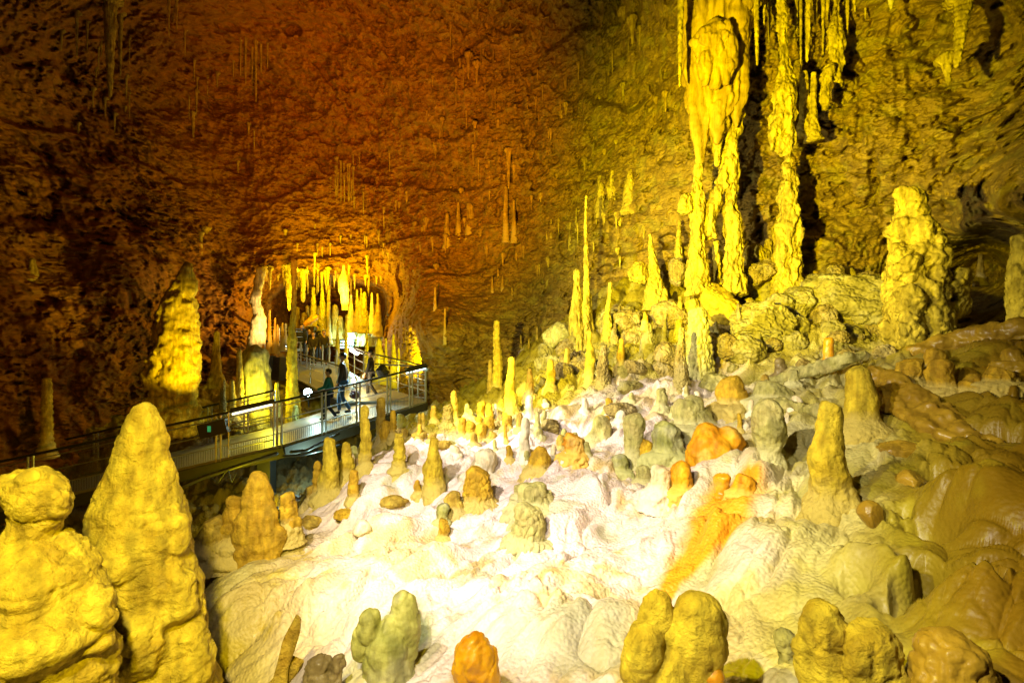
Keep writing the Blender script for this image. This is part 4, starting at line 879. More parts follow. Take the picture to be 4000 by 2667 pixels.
# low walls of stalagmite base in the grotto
rs = np.random.RandomState(8)
for i in range(46):
    u = rs.uniform(1020, 1500); v = rs.uniform(1040, 1098)
    tite('short stalactite in the bright dense fringe along the lip of the grotto', u, v, v+rs.uniform(22, 70), rs.uniform(5, 11), 4, 'flute', 'tan', 'fringe of stalactites along the grotto lip')
for u, v, L_, w in [(2680,-40,150,22),(2720,-40,120,18),(2890,-40,190,16),(2915,-40,110,22),(2985,-40,140,14),(3005,-40,220,12),(3110,-40,200,16),(3128,-40,330,12),(3185,-40,140,20),(3215,-40,260,14),(3232,-40,120,18),(3310,-40,180,14),(3340,-40,90,20),(3380,-40,120,12),(3420,-40,70,16)]:
    tite('ragged thin stalactite among the large hanging formations, one of several alike', u, v, v+L_, w, 6, 'rough', 'formation', 'thin stalactites among the upper right formations', d=10.7)
rs = np.random.RandomState(5)
for i in range(16):
    cx = 1165+i*21+rs.randint(-6, 7)
    stal('rounded brown dripstone hump in the shadowed row across the grotto floor', cx, 1205+rs.randint(-22, 28), 1320, 14+rs.randint(0, 10), 30+rs.randint(0, 14), 'flute', 'tan', 'brown humps across the grotto floor', d=25.6+rs.rand(), sink=.3)
# a leaning fallen pillar
ridge_p = [at(1188, 1272, 24), at(1215, 1252, 24), at(1242, 1232, 24.1)]
link(body_mesh('fallen_column', [tube(ridge_p, [.13, .14, .12], 'rough', 3, .05, tail=True)]), 'fallen_column', M['orange'], label='fallen orange-brown pillar lying aslant above the visitors in the grotto', cat='fallen column')
# stalagmites beyond and right of the branch walkway
G10 = 'yellow stalagmites beyond the walkway'
T = [(1537,1303,1440,10,26,'rough','tallest stalagmite right of the walker with the backpack'),(1508,1318,1430,7,18,'rough','thin stalagmite left of the tallest one by the backpack walker'),(1577,1391,1520,9,26,'rough','pointed stalagmite beyond the right railing, lit yellow'),(1595,1431,1530,7,18,'rough','small stalagmite right of the pointed one beyond the railing'),
 (1432,1288,1390,8,18,'rough','grey stalagmite directly above the backpack walker'),(1558,1357,1460,7,16,'rough','short stalagmite between the two tallest beyond the walkway'),(1627,1460,1570,8,18,'smooth','bright stalagmite nearest the end of the railing'),(1549,1458,1540,8,20,'smooth','bright low stalagmite behind the right railing posts'),
 (1350,1253,1385,7,18,'rough','grey pointed stalagmite above the tall walker in the dark jacket'),(1319,1250,1360,6,16,'rough','slim brown stalagmite left of the grey pointed one'),(1650,1480,1560,6,14,'smooth','slim stalagmite right of the brightest one by the railing end'),(1480,1318,1420,20,40,'knob','pale lumpy mound beyond the backpack walker'),
 (1606,1340,1440,6,16,'rough','slender wall-foot stalagmite high beyond the walkway end')]
for cx, top, base, wt, wb, st, lab in T:
    stal(lab, cx, top, base+40, wt, wb, st, 'yellow', G10, d=20.5, sink=.3)
# on the far wall, centre
G11 = 'stalagmites on ledges of the far wall'
T = [(1976,725,905,14,24,'bead2','tall brown ledge column in the middle of the far wall'),(2008,777,908,9,20,'rough','pointed ledge stalagmite close right of the tall brown ledge column'),(1836,762,900,26,34,'flute','broad fluted ledge block left of the tall brown ledge column'),(1790,785,900,10,22,'rough','slim ledge stalagmite left of the broad fluted block'),(1748,830,930,12,26,'rough','dim ledge stalagmite furthest left on the far wall ledge'),
 (1957,885,935,4,6,'smooth','tiny pale spike below the tall brown ledge column'),(1945,1049,1125,7,14,'rough','middle and tallest of the three small ledge stalagmites'),(1923,1078,1135,6,13,'rough','left one of the three small ledge stalagmites'),(1963,1074,1125,7,14,'rough','right one of the three small ledge stalagmites'),
 (2142,991,1085,8,18,'rough','pale ledge stalagmite with a diagonal stick-like shadow'),(2227,866,935,6,16,'smooth','pointed ledge stalagmite just left of the very tall thin one'),(2122,881,930,5,10,'rough','left spike of the pale three-spiked ledge knob'),(2138,868,930,6,12,'rough','middle spike of the pale three-spiked ledge knob'),(2153,853,930,6,14,'rough','right spike of the pale three-spiked ledge knob'),
 (2345,680,800,20,34,'knob','bright ledge column left of the round-topped one, upper centre right'),(2392,664,760,14,28,'rough','round-topped ledge column between two bright ones, upper centre right'),(2458,634,780,16,56,'knob','broad bright ledge cone with a dark hollow on its right'),(2066,1321,1440,8,16,'rough','thin light stalagmite left of centre by the foot of the wall'),(2098,1274,1425,8,18,'rough','tall thin dim stalagmite by the foot of the wall left of centre'),
 (2115,1323,1380,7,12,'smooth','short round stub right of the tall thin dim stalagmite'),(2034,1307,1345,6,10,'smooth','tiny round stub on the crusty ledge left of centre'),(2251,812,860,4,10,'smooth','tiny spike high on the wall left of the very tall thin stalagmite'),(1738,1202,1300,6,12,'rough','slim stalagmite on the striped wall right of the grotto'),(1700,1120,1200,6,14,'rough','faint stalagmite on the striped wall above the walkway end'),(2000,1120,1150,6,12,'smooth','tiny pale cone on the dim wall left of centre')]
for cx, top, base, wt, wb, st, lab in T:
    stal(lab, cx, top, base+12, wt, wb, st, 'formation' if cx > 2100 else 'tan', G11, on='wall', sink=.25)
# ------------------------------------------------------------------ thin stalactites hanging from the far ceiling and ledges
G12 = 'thin stalactites on the far ceiling'
T = [(1000,170,400,10,'longest thin stalactite in the dim cluster high on the left'),(985,190,330,7,''),(1020,180,300,7,''),(960,150,330,8,''),(940,160,300,6,''),(1045,170,270,6,''),(660,0,150,8,''),(690,0,130,8,''),(755,450,620,9,'lone reddish stalactite in the left half of the far wall'),(930,640,770,6,''),(845,770,870,7,''),(1345,640,800,7,''),(1365,650,780,7,''),
 (1332,640,790,6,''),(1310,650,760,6,''),(1380,660,770,6,''),(1420,730,840,7,''),(1290,700,780,6,''),(1987,600,740,14,'thick stalactite reaching down to the tall brown ledge column'),(2008,660,757,9,'stalactite above the pointed ledge stalagmite in mid wall'),(1912,640,710,7,''),(1830,225,310,14,'broad fang-like stalactite pair, left one, high in the centre'),(1862,260,330,14,'broad fang-like stalactite pair, right one, high in the centre'),
 (1735,230,280,9,''),(1760,100,200,7,''),(1900,100,190,12,'dark stalactite high in the centre of the ceiling'),(2440,60,140,22,'brown fang near the top, left of the bright thin stalactite'),(2470,90,175,18,'smaller brown fang right of the first brown fang'),(2500,120,200,8,''),(2360,600,660,8,''),(2600,380,440,12,'short fang left of the dripstone curtain'),(2565,400,440,10,''),
 (300,60,230,10,''),(340,90,200,8,''),(430,0,380,34,'broad dark hanging pillar in the upper left gloom'),(470,60,300,14,''),(240,130,200,8,''),(800,900,1290,13,'long thin stalactite right of the glowing pinnacle'),(785,920,1190,9,'shorter stalactite beside the long thin one at the pinnacle'),(815,900,1050,7,''),(1590,760,850,8,''),(1560,800,880,7,''),(1500,820,900,7,''),
 (1230,880,960,5,''),(1370,920,1000,6,''),(1330,930,990,5,''),(1160,960,1030,5,''),(1290,960,1020,5,''),(1500,960,1010,6,''),(1515,1040,1075,6,''),(1620,880,950,8,''),(1650,900,960,7,''),(1690,940,1000,8,''),(1740,930,990,9,'')]
for cx, a, b, w, lab in T:
    tite(lab or 'thin dim stalactite, one of many alike on the far ceiling and wall', cx, a, b, w, w*.55, 'flute' if w > 12 else 'straw', 'tan', G12 if not lab else None, off=.1)
rs = np.random.RandomState(17)
for i in range(64):
    u = rs.uniform(1480, 2560); v = rs.uniform(330, 1080)
    tite('thin dim stalactite, one of many alike on the far ceiling and wall', u, v, v+rs.uniform(18, 80), rs.uniform(5, 11), 3, 'flute', 'tan' if u < 2100 else 'formation', G12, off=.05)
rs = np.random.RandomState(11)
for i in range(70):
    u = rs.choice([rs.uniform(1280, 1420), rs.uniform(1100, 1500), rs.uniform(700, 1060), rs.uniform(1650, 2000), rs.uniform(250, 520), rs.uniform(1900, 2400)])
    v = rs.uniform(600, 780) if 1280 < u < 1420 else rs.uniform(900, 1060) if 1100 < u < 1500 else rs.uniform(120, 560)
    tite('thin dim stalactite, one of many alike on the far ceiling and wall', u, v, v+rs.uniform(30, 110), rs.uniform(4, 8), 3, 'straw', 'tan', G12, off=.08)

# ------------------------------------------------------------------ walkway
V3 = Vector
class MB:
    def __init__(s): s.bm = bmesh.new()
    def bar(s, a, b, r, seg=8):
        a = V3(a); b = V3(b); d = b-a; L_ = d.length
        if L_ < 1e-6: return s
        m = Matrix.Translation((a+b)/2) @ d.to_track_quat('Z', 'Y').to_matrix().to_4x4()
        bmesh.ops.create_cone(s.bm, cap_ends=True, segments=seg, radius1=r, radius2=r, depth=L_, matrix=m); return s
    def box(s, a, b, w, h):
        a = V3(a); b = V3(b); d = b-a; L_ = d.length
        q = d.to_track_quat('X', 'Z').to_matrix().to_4x4()
        m = Matrix.Translation((a+b)/2) @ q @ Matrix.Diagonal((L_, w, h, 1))
        bmesh.ops.create_cube(s.bm, size=1, matrix=m); return s
    def hexa(s, q0, q1):
        a = [s.bm.verts.new(v) for v in q0]; b = [s.bm.verts.new(v) for v in q1]
        s.bm.faces.new(a); s.bm.faces.new(b[::-1])
        for i in range(4): s.bm.faces.new((a[(i+1) % 4], a[i], b[i], b[(i+1) % 4]))
        bmesh.ops.recalc_face_normals(s.bm, faces=s.bm.faces); return s
    def done(s, name, mat, parent=None, **kw):
        me = bpy.data.meshes.new(name); s.bm.to_mesh(me); s.bm.free(); return link(me, name, M[mat], parent, **kw)
UP = V3((0, 0, 1))
def rail(root, pts, posts, h=1.1, handle='dark', mids=3, mesh=True, postmat='metal', twin=True):
    """railing along a polyline; posts = list of (segment, t)"""
    m = MB()
    for a, b in zip(pts[:-1], pts[1:]): m.bar(a+UP*h, b+UP*h, .032)
    m.done('handrail', handle, root)
    for k in range(mids):
        z = .30+k*(h-.42)/max(1, mids-1) if mids > 1 else .55
        m = MB()
        for a, b in zip(pts[:-1], pts[1:]): m.bar(a+UP*z, b+UP*z, .013, 6)
        m.done('rail_bar', postmat, root)
    for sgm, t in posts:
        p = pts[sgm].lerp(pts[sgm+1], t); d = (pts[sgm+1]-pts[sgm]).normalized()
        m = MB().bar(p-UP*.12, p+UP*h, .026)
        if twin: m.bar(p+d*.11-UP*.12, p+d*.11+UP*h, .026).bar(p+UP*.5, p+d*.11+UP*.5, .015)
        m.done('post', postmat, root)
    if mesh:
        m = MB()
        for a, b in zip(pts[:-1], pts[1:]):
            L_ = (b-a).length; n = int(L_/.055)
            for i in range(n):
                q = a.lerp(b, i/n); m.bar(q+UP*.02, q+UP*.28, .005, 4)
        m.done('mesh_panel', 'beam', root)
P0, P1, P2 = V3((-15, 11.3, -4.55)), V3((-5.72, 12.9, -2.58)), V3((-2.75, 16.3, -1.90))
nA = V3((-.17, .985, 0)); nB = V3((-.75, .66, 0)); WA = 2.9; WB = 2.8
Q0 = P0+nA*WA; Q1 = P1+V3((-.50, .87, 0))*2.9; Q2 = P2+nB*WB
walk = empty('walkway', P1, 'metal visitor walkway with railings crossing the left of the hall and rising to the right', 'walkway')
def child_of(root):  # parts are written in world space; shift them under the root
    for o in list(COL.objects):
        if o.parent is root and not o.get('_fixed'):
            o.matrix_parent_inverse = Matrix.Translation(-root.location); o['_fixed'] = 1
def slab_piece(a, b, c, d_, th, name, mat, root):
    dn = V3((0, 0, -th)); MB().hexa([a, b, c, d_], [a+dn, b+dn, c+dn, d_+dn]).done(name, mat, root)
slab_piece(P0, P1, Q1, Q0, .06, 'deck', 'deck', walk); slab_piece(P1, P2, Q2, Q1, .06, 'deck', 'deck', walk)
dz = V3((0, 0, -.20)); off = V3((0, -.03, 0))
MB().box(P0+dz+off, P1+dz+off, .10, .26).box(P1+dz+off, P2+dz+off, .10, .26).done('side_beam', 'beam', walk)
MB().box(Q0+dz, Q1+dz, .10, .26).box(Q1+dz, Q2+dz, .10, .26).box(P2+dz, Q2+dz, .10, .26).done('side_beam', 'beam', walk)
m = MB()
for i in range(9): t = i/8; m.box(P0.lerp(P1, t)+V3((0, 0, -.16)), Q0.lerp(Q1, t)+V3((0, 0, -.16)), .08, .16)
for i in range(1, 6): t = i/6; m.box(P1.lerp(P2, t)+V3((0, 0, -.16)), Q1.lerp(Q2, t)+V3((0, 0, -.16)), .08, .16)
m.done('cross_beam', 'beam', walk)
rail(walk, [P0, P1, P2], [(0, .40), (0, .655), (0, .83), (0, .98), (1, .22), (1, .45), (1, .68), (1, .86)])
rail(walk, [Q0, Q1], [(0, .2), (0, .42), (0, .62), (0, .78), (0, .9), (0, .99)], mesh=False)
MB().bar(P2+UP*1.1, Q2+UP*1.1, .03).done('handrail', 'dark', walk)
m = MB()
for z in (.1, .5, .85): m.bar(P2+UP*z, P2.lerp(Q2, .25)+UP*z, .016)
m.bar(P2+UP*0, P2+UP*1.0, .035).bar(P2+UP*.95, P2+V3((.12, -.05, 1.05)), .03).done('end_post', 'metal', walk)
a, b = P1.lerp(P2, .83), P2
MB().box(a+UP*1.14, b+UP*1.14, .10, .13).done('lamp_box', 'dark', walk)
MB().bar(a+V3((0, .04, 1.04)), b+V3((0, .04, 1.04)), .014).done('lamp_tube', 'tube_b', walk)
a, b = P0.lerp(P1, .865), P0.lerp(P1, .975)
MB().box(a+UP*1.16, b+UP*1.16, .08, .07).done('lamp_box', 'dark', walk)
MB().bar(a+V3((.06, -.03, 1.05)), b+V3((-.06, -.03, 1.05)), .026).done('lamp_tube', 'tube_w', walk)
m = MB()
for z in (.18, .5, .8): m.bar(a+V3((0, -.08, z)), b+V3((0, -.08, z)), .016)
m.bar(a+V3((0, -.08, 0)), a+V3((0, -.08, 1.1)), .022).bar(b+V3((0, -.08, 0)), b+V3((0, -.08, 1.1)), .022).done('light_frame', 'metal', walk)
m = MB()
for t, zb in ((.93, -5.2), (.55, -5.6)):
    q = P0.lerp(P1, t)+V3((0, .5, 0)); m = MB(); m.box(q-UP*.3, V3((q.x, q.y, zb)), .34, .34).done('support_column', 'dark', walk)
for t in (.35, .9):
    q = P1.lerp(P2, t)+nB*.7; MB().box(q-UP*.3, V3((q.x, q.y, -4.6)), .26, .26).done('support_column', 'dark', walk)
child_of(walk)
# cabinet with a green indicator on the railing
c = P0.lerp(P1, .80)+V3((0, -.14, .78)); e = P0.lerp(P1, .865)+V3((0, -.14, .80))
cab = empty('control_box', (c+e)/2-UP*.2, 'black control box with a small green indicator hung on the walkway railing', 'control box')
MB().box(c, e, .20, .34).done('housing', 'dark', cab)
g = c.lerp(e, .42); MB().box(g+V3((-.04, -.108, .02)), g+V3((.04, -.108, .02)), .012, .14).done('indicator', 'led', cab)
child_of(cab)
# cables and pipes below the deck
def cable(label, pts, r, name='cable', mat='dark', cat='cable'):
    P_ = [V3(p) for p in pts]
    link(body_mesh(name, [tube(P_, [r]*len(P_), 'straw', 1, .05, seg=8, amp=.05, tail=True)]), name, M[mat], label=label, cat=cat)
cable('thick black cable sagging under the walkway towards the slope', [at(1130,1765,12.6), at(1200,1758,12.8), at(1260,1725,13.2), at(1330,1690,13.8)], .04)
cable('second black cable below the thick one under the walkway', [at(1100,1782,12.5), at(1190,1775,12.8), at(1270,1755,13.2), at(1340,1735,13.8)], .03)
cable('dark pipe running aslant under the walkway behind the big cone', [at(700,1905,11.6), at(800,1862,11.9), at(990,1800,12.4), at(1090,1768,12.7)], .05, 'pipe', 'dark', 'pipe')
cable('thin drooping cable loop beneath the walkway above the yellow-lit rock', [at(800,1850,12), at(850,1885,12), at(890,1830,12.1), at(905,1885,12.1), at(925,1840,12.2)], .014)
# branch walkway
A0 = V3((-5.55, 17.2, -2.0)); A1 = V3((-9.6, 22.3, -1.52)); A2 = V3((-11.1, 26.0, -1.0)); B0 = P2+V3((0, .18, 0)); B1 = V3((-5.6, 19.6, -1.5)); B2 = V3((-8.7, 25.0, -1.0))
br = empty('walkway', A0, 'second walkway branching off to the back and leading to the lit grotto', 'walkway')
A0b = Q2+V3((-.02, .12, 0)); 
slab_piece(V3((-5.6, 16.9, -1.97)), B0, B1, A1, .06, 'deck', 'deck', br); slab_piece(A1, B1, B2, A2, .06, 'deck', 'deck', br)
MB().box(B0+dz, B1+dz, .1, .24).box(B1+dz, B2+dz, .1, .24).done('side_beam', 'beam', br); MB().box(A0+dz, A1+dz, .1, .24).box(A1+dz, A2+dz, .1, .24).done('side_beam', 'beam', br)
rail(br, [B0, B1, B2], [(0, .12), (0, .42), (0, .75), (1, .05), (1, .3), (1, .6)], mesh=False, twin=False, mids=3)
rail(br, [A0, A1], [(0, .1), (0, .35), (0, .6), (0, .85)], mesh=False, twin=False, mids=3)
for t in (.15, .8):
    q = A0.lerp(A1, t)+V3((.3, 0, -.3)); MB().box(q, V3((q.x, q.y, -3.6)), .2, .2).done('support_column', 'dark', br)
MB().bar(at(1372, 1372, 21)+V3((0,0,.05)), at(1396, 1386, 20.4)+V3((0,0,.05)), .06).done('lamp_tube', 'floodw', br)
child_of(br)
for i, (u, top, bot) in enumerate([(1175,1339,1425),(1199,1349,1440),(1226,1359,1448),(1260,1349,1440),(1286,1356,1455),(1315,1369,1462)]):
    d = 21.6-.25*i; b = at(u, bot, d); t = at(u, top, d)
    root = empty('bollard', b, ['leftmost light-topped bollard of the row on the branch walkway','second light-topped bollard from the left in the row','third light-topped bollard from the left, a little lower than its neighbours','fourth light-topped bollard, in front of the rightmost dark visitor','fifth light-topped bollard, second from the right in the row','rightmost light-topped bollard, just left of the tall walker'][i], 'bollard', 'bollards on the branch walkway')
    MB().bar(b, b.lerp(t, .82), .036).done('pole', 'metal', root)
    bm = bmesh.new(); bmesh.ops.create_cone(bm, cap_ends=True, segments=12, radius1=.055, radius2=.02, depth=(t-b).length*.3, matrix=Matrix.Translation(b.lerp(t, .88)))
    me = bpy.data.meshes.new('cap'); bm.to_mesh(me); bm.free(); link(me, 'cap', M['metal'], root)
    child_of(root)
# viewing platform at the far left
plat = empty('viewing_platform', at(1080, 1400, 22), 'small lit viewing platform with rails left of the tall thin pillar', 'platform')
C0, C1 = at(1032, 1362, 21.5), at(1130, 1364, 22.5); D0 = C0+V3((-.1, 2.2, 0)); D1 = C1+V3((-.1, 2.2, 0))
slab_piece(C0, C1, D1, D0, .1, 'deck', 'deck', plat)
rail(plat, [D0, C0, C1, D1], [(0, .5), (1, .03), (1, .6), (1, .97)], h=.92, mesh=False, mids=3, twin=False)
MB().box(at(1040, 1332, 21.4), at(1095, 1336, 21.9), .1, .08).done('lamp_box', 'dark', plat)
MB().bar(at(1058, 1350, 21.5), at(1118, 1352, 22.2), .022).done('lamp_tube', 'tube_b', plat); MB().bar(at(1062, 1360, 21.5), at(1118, 1362, 22.2), .014).done('lamp_tube', 'tube_w', plat)
MB().box(at(1075, 1440, 22.0), at(1125, 1440, 22.5), .6, 1.0).box(at(1040,1420,22.2), at(1072,1420,22.4), .5, .7).done('cabinet', 'beam', plat)
child_of(plat)
# lamps
def flood(label, pos, aim, r, mat='flood', gr='floodlights by the walkways'):
    pos = V3(pos); q = (V3(aim)-pos).to_track_quat('Z', 'Y').to_matrix().to_4x4()
    root = empty('floodlight', pos-UP*.25, label, 'floodlight', gr)
    bm = bmesh.new(); bmesh.ops.create_cone(bm, cap_ends=True, segments=20, radius1=r*.6, radius2=r*1.12, depth=r*1.2, matrix=Matrix.Translation(pos) @ q @ Matrix.Translation((0, 0, -r*.62)))
    me = bpy.data.meshes.new('housing'); bm.to_mesh(me); bm.free(); link(me, 'housing', M['dark'], root)
    bm = bmesh.new(); bmesh.ops.create_uvsphere(bm, u_segments=16, v_segments=8, radius=r, matrix=Matrix.Translation(pos) @ q @ Matrix.Diagonal((1, 1, .3, 1)))
    me = bpy.data.meshes.new('glass'); bm.to_mesh(me); bm.free(); link(me, 'glass', M[mat], root)
    MB().bar(pos-UP*.5-V3((0, -.1, 0)), pos-UP*r*.8, .02).done('stand', 'dark', root)
    child_of(root)
flood('bright blue-white round floodlight below the junction of the two walkways', at(1202, 1532, 16.9), (-5.5, 11, -1), .13)
flood('round warm lamp glowing on the walkway beside the walker in the dark jacket', at(1381, 1488, 17.6), (-4.4, 14, -1.6), .07, 'floodw')
flood('cool lamp at the back of the grotto path, above the dark jacket walker', at(1352, 1338, 26), (-7, 16, -.5), .10, 'flood')
# lit display frame beyond the visitors
fr_ = empty('light_panel', at(1358, 1345, 25.5), 'blue-white lit rail frame behind the visitors in the grotto', 'light panel')
m = MB()
for v in (1335, 1346, 1357): m.bar(at(1330, v, 25.4), at(1352, v, 25.4), .035).bar(at(1360, v, 25.4), at(1381, v, 25.4), .035)
m.done('lamp_tube', 'tube_b', fr_); MB().bar(at(1326, 1328, 25.5), at(1385, 1328, 25.5), .05).bar(at(1326, 1328, 25.5), at(1326, 1375, 25.5), .03).bar(at(1384, 1328, 25.5), at(1384, 1375, 25.5), .03).done('frame', 'dark', fr_)
child_of(fr_)

# ------------------------------------------------------------------ people
def skin_mesh(name, nodes, edges, sub=2, root=0):
    me = bpy.data.meshes.new(name); me.from_pydata([n[:3] for n in nodes], edges, [])
    o = bpy.data.objects.new('tmp', me); COL.objects.link(o)
    o.modifiers.new('k', 'SKIN'); s = o.modifiers.new('s', 'SUBSURF'); s.levels = sub; s.render_levels = sub
    sv = me.skin_vertices[0].data
    for i, n in enumerate(nodes):
        r = n[3]; sv[i].radius = (r, r) if not isinstance(r, tuple) else r; sv[i].use_root = (i == root)
    dg = bpy.context.evaluated_depsgraph_get(); new = bpy.data.meshes.new_from_object(o.evaluated_get(dg)); new.name = name
    bpy.data.objects.remove(o); bpy.data.meshes.remove(me)
    new.polygons.foreach_set('use_smooth', np.ones(len(new.polygons), dtype=bool)); return new
def person(label, pos, H, rz, stride=.0, armL=(.0, .0), armR=(.0, .0), top='puffer', legs='jeans', group=None, bend=0, hat=False, lean=0):
    """local frame: faces +Y, metres scaled to height H; arm = (swing forward of upper arm, elbow bend) in radians"""
    root = empty('person', pos, label, 'person', group, rz); s = H/1.75
    def arm(side, sw, el):
        sh = V3((side*.19, lean*.5, 1.42)); up = V3((side*.05, math.sin(sw), -math.cos(sw)*1)).normalized()*.29; eb = sh+up
        fo = V3((-side*.02, math.sin(sw+el), -math.cos(sw+el))).normalized()*.25; wr = eb+fo
        return sh, eb, wr, fo.normalized()
    hipz = .93; st = stride
    lk = {}; 
    for side in (-1, 1):
        f = st*side
        hip = V3((side*.09, 0, hipz)); knee = V3((side*.10, f*.45+.03+abs(f)*.2, .50)); ank = V3((side*.10, f*.95-(.12 if f < 0 else 0), .09+(.05 if f < 0 else 0))); toe = ank+V3((side*.02, .15, -.05))
        lk[side] = (hip, knee, ank, toe)
    N = []; E = []
    def add(p, r, prev=None):
        N.append((p[0]*s, p[1]*s, p[2]*s, (r[0]*s, r[1]*s) if isinstance(r, tuple) else r*s)); i = len(N)-1
        if prev is not None: E.append((prev, i))
        return i
    ly = lean
    pel = add((0, 0, .95), (.15, .10)); wa = add((0, ly*.3, 1.10), (.13, .09), pel); ch = add((0, ly*.6, 1.30), (.155, .11), wa); nb = add((0, ly, 1.45), .075, ch); nk = add((0, ly+.01, 1.52), .052, nb)
    ja = add((0, ly+.03, 1.57), .066, nk); hd = add((0, ly+.02, 1.64), (.078, .092), ja); tp = add((0, ly+.01, 1.70), (.072, .085), hd); add((0, ly, 1.745), .04, tp)
    add((0, ly+.125, 1.625), .012, hd)
    add((.085, ly+.005, 1.63), .014, hd); add((-.085, ly+.005, 1.63), .014, hd)
    for side, (sw, el) in ((1, armR), (-1, armL)):
        sh, eb, wr, f = arm(side, sw, el)
        a = add(sh, .055, ch); b = add(eb, .042, a); c = add(wr, .027, b); h = add(wr+f*.06, (.036, .018), c)
        sd = V3((0, 1, 0)) if abs(f.y) < .7 else V3((1, 0, 0))
        for k, (o_, L_) in enumerate(((-.028, .065), (-.010, .078), (.009, .072), (.027, .055))):
            q = add(wr+f*.10+sd*o_, .0085, h); q2 = add(wr+f*(.10+L_*.55)+sd*o_+V3((-side*.008, 0, 0)), .008, q); add(wr+f*(.10+L_*.9)+sd*o_+V3((-side*.026, 0, 0)), .007, q2)
        q = add(wr+f*.045+sd*.038, .010, h); add(wr+f*.085+sd*.055+V3((-side*.01, 0, 0)), .008, q)
    for side in (-1, 1):
        hip, knee, ank, toe = lk[side]
        a = add(hip, .080, pel); b = add(knee, .052, a); c = add(ank, .036, b); add(toe, .034, c)
    link(skin_mesh('body', N, E, 1), 'body', M['skin'], root)
    # clothes
    N = []; E = []
    big = 1.25 if top in ('puffer', 'black') else 1.12
    pel = add((0, 0, .90), (.165*big, .125*big)); wa = add((0, ly*.3, 1.08), (.15*big, .115*big), pel); ch = add((0, ly*.6, 1.30), (.165*big, .125*big), wa); add((0, ly, 1.455), (.085, .08), ch)
    for side, (sw, el) in ((1, armR), (-1, armL)):
        sh, eb, wr, f = arm(side, sw, el)
        a = add(sh, .066*big, ch); b = add(eb, .055*big, a); add(wr-f*.01, .042*big, b)
    link(skin_mesh('jacket', N, E, 2), 'jacket', M[top], root)
    N = []; E = []
    pel = add((0, 0, .95), (.155, .115))
    for side in (-1, 1):
        hip, knee, ank, toe = lk[side]
        a = add(hip-V3((0, 0, .03)), .092, pel); b = add(knee, .068, a); add(ank+V3((0, 0, .01)), .054, b)
    link(skin_mesh('trousers', N, E, 2), 'trousers', M[legs], root)
    for side in (-1, 1):
        hip, knee, ank, toe = lk[side]; N = []; E = []
        a = add(ank-V3((0, .03, .03)), .046); b = add(ank.lerp(toe, .6)-V3((0, 0, .012)), .044, a); add(toe+V3((0, .01, -.0)), .036, b)
        link(skin_mesh('shoe', N, E, 2), 'shoe', M['shoe'], root)
    bm = bmesh.new(); bmesh.ops.create_icosphere(bm, subdivisions=3, radius=1)
    for v in list(bm.verts):
        c = v.co; 
        if c.z < -.15 and c.y > -.25 or (c.y > .62 and c.z < .35) or c.z < -.75: bm.verts.remove(v)
    for v in bm.verts: n_ = 1+.05*math.sin(v.co.x*13+v.co.z*9); v.co = V3((v.co.x*.098*n_, v.co.y*.113*n_+ly, v.co.z*.115*n_+1.665))*s
    geo = bmesh.ops.extrude_face_region(bm, geom=bm.faces[:]); 
    for v in [g for g in geo['geom'] if isinstance(g, bmesh.types.BMVert)]: v.co = V3((v.co.x*.93, v.co.y*.93+ly*.07*s, (v.co.z-1.665*s)*.93+1.665*s))
    bmesh.ops.recalc_face_normals(bm, faces=bm.faces)
    me = bpy.data.meshes.new('hair'); bm.to_mesh(me); bm.free(); me.polygons.foreach_set('use_smooth', np.ones(len(me.polygons), dtype=bool)); link(me, 'hair', M['hair'], root)
    for side in (-1, 1):
        bm = bmesh.new(); bmesh.ops.create_icosphere(bm, subdivisions=2, radius=.011*s, matrix=Matrix.Translation((side*.03*s, (ly+.103)*s, 1.645*s)))
        me = bpy.data.meshes.new('eye'); bm.to_mesh(me); bm.free(); link(me, 'eye', M['hair'], root)
    return root, s
def deckz(p):   # height of the main deck near p on its second leg
    d = P2-P1; t = ((p[0]-P1.x)*d.x+(p[1]-P1.y)*d.y)/(d.x*d.x+d.y*d.y); return P1.z+(P2.z-P1.z)*t
p = (-5.15, 15.55); z = deckz(p)+.005
person('tall walker in a dark padded jacket and blue jeans, beside a dark red bag', (p[0], p[1], z), 1.86, R_(105), .10, (.1, .25), (-.35, .5), 'puffer', 'jeans')
bagp = V3((-4.72, 15.35, z+.62))
bag = empty('handbag', bagp, 'dark red handbag hanging beside the walker in the dark padded jacket', 'bag')
me = fuse('bag_body', [tube([bagp-V3((.16, 0, .02)), bagp, bagp+V3((.18, 0, .01))], [.09, .14, .10], 'smooth', 2, .02, tail=True)], .012, 2)
o = link(me, 'bag_body', M['maroon'], bag); MB().bar(bagp+V3((-.10, 0, .1)), bagp+V3((0, 0, .26)), .012).bar(bagp+V3((.10, 0, .1)), bagp+V3((0, 0, .26)), .012).done('strap', 'maroon', bag); child_of(bag)
p = (-5.36, 14.95); z = deckz(p)+.005
person('child in a green sweater and navy trousers walking ahead of the tall walker', (p[0], p[1], z), 1.50, R_(100), .16, (.35, .9), (-.3, .5), 'greencloth', 'navy')
person('walker in dark clothes with a big backpack on the branch walkway', at(1448, 1557, 17.7), 1.68, R_(100), .12, (.2, .3), (-.2, .4), 'umber', 'umber')
bp_ = at(1492, 1447, 17.75)
pack = empty('backpack', bp_, 'big black rounded backpack worn by the walker on the branch walkway', 'backpack')
me = fuse('pack_body', [tube([bp_-UP*.24, bp_, bp_+UP*.22], [.16, .19, .13], 'smooth', 4, .02, tail=True)], .02, 2); link(me, 'pack_body', M['black'], pack)
me = fuse('front_pocket', [tube([bp_+V3((.13, -.02, -.18)), bp_+V3((.15, -.02, -.05)), bp_+V3((.13, -.02, .04))], [.08, .1, .07], 'smooth', 4, .02, tail=True)], .015, 2); link(me, 'front_pocket', M['black'], pack)
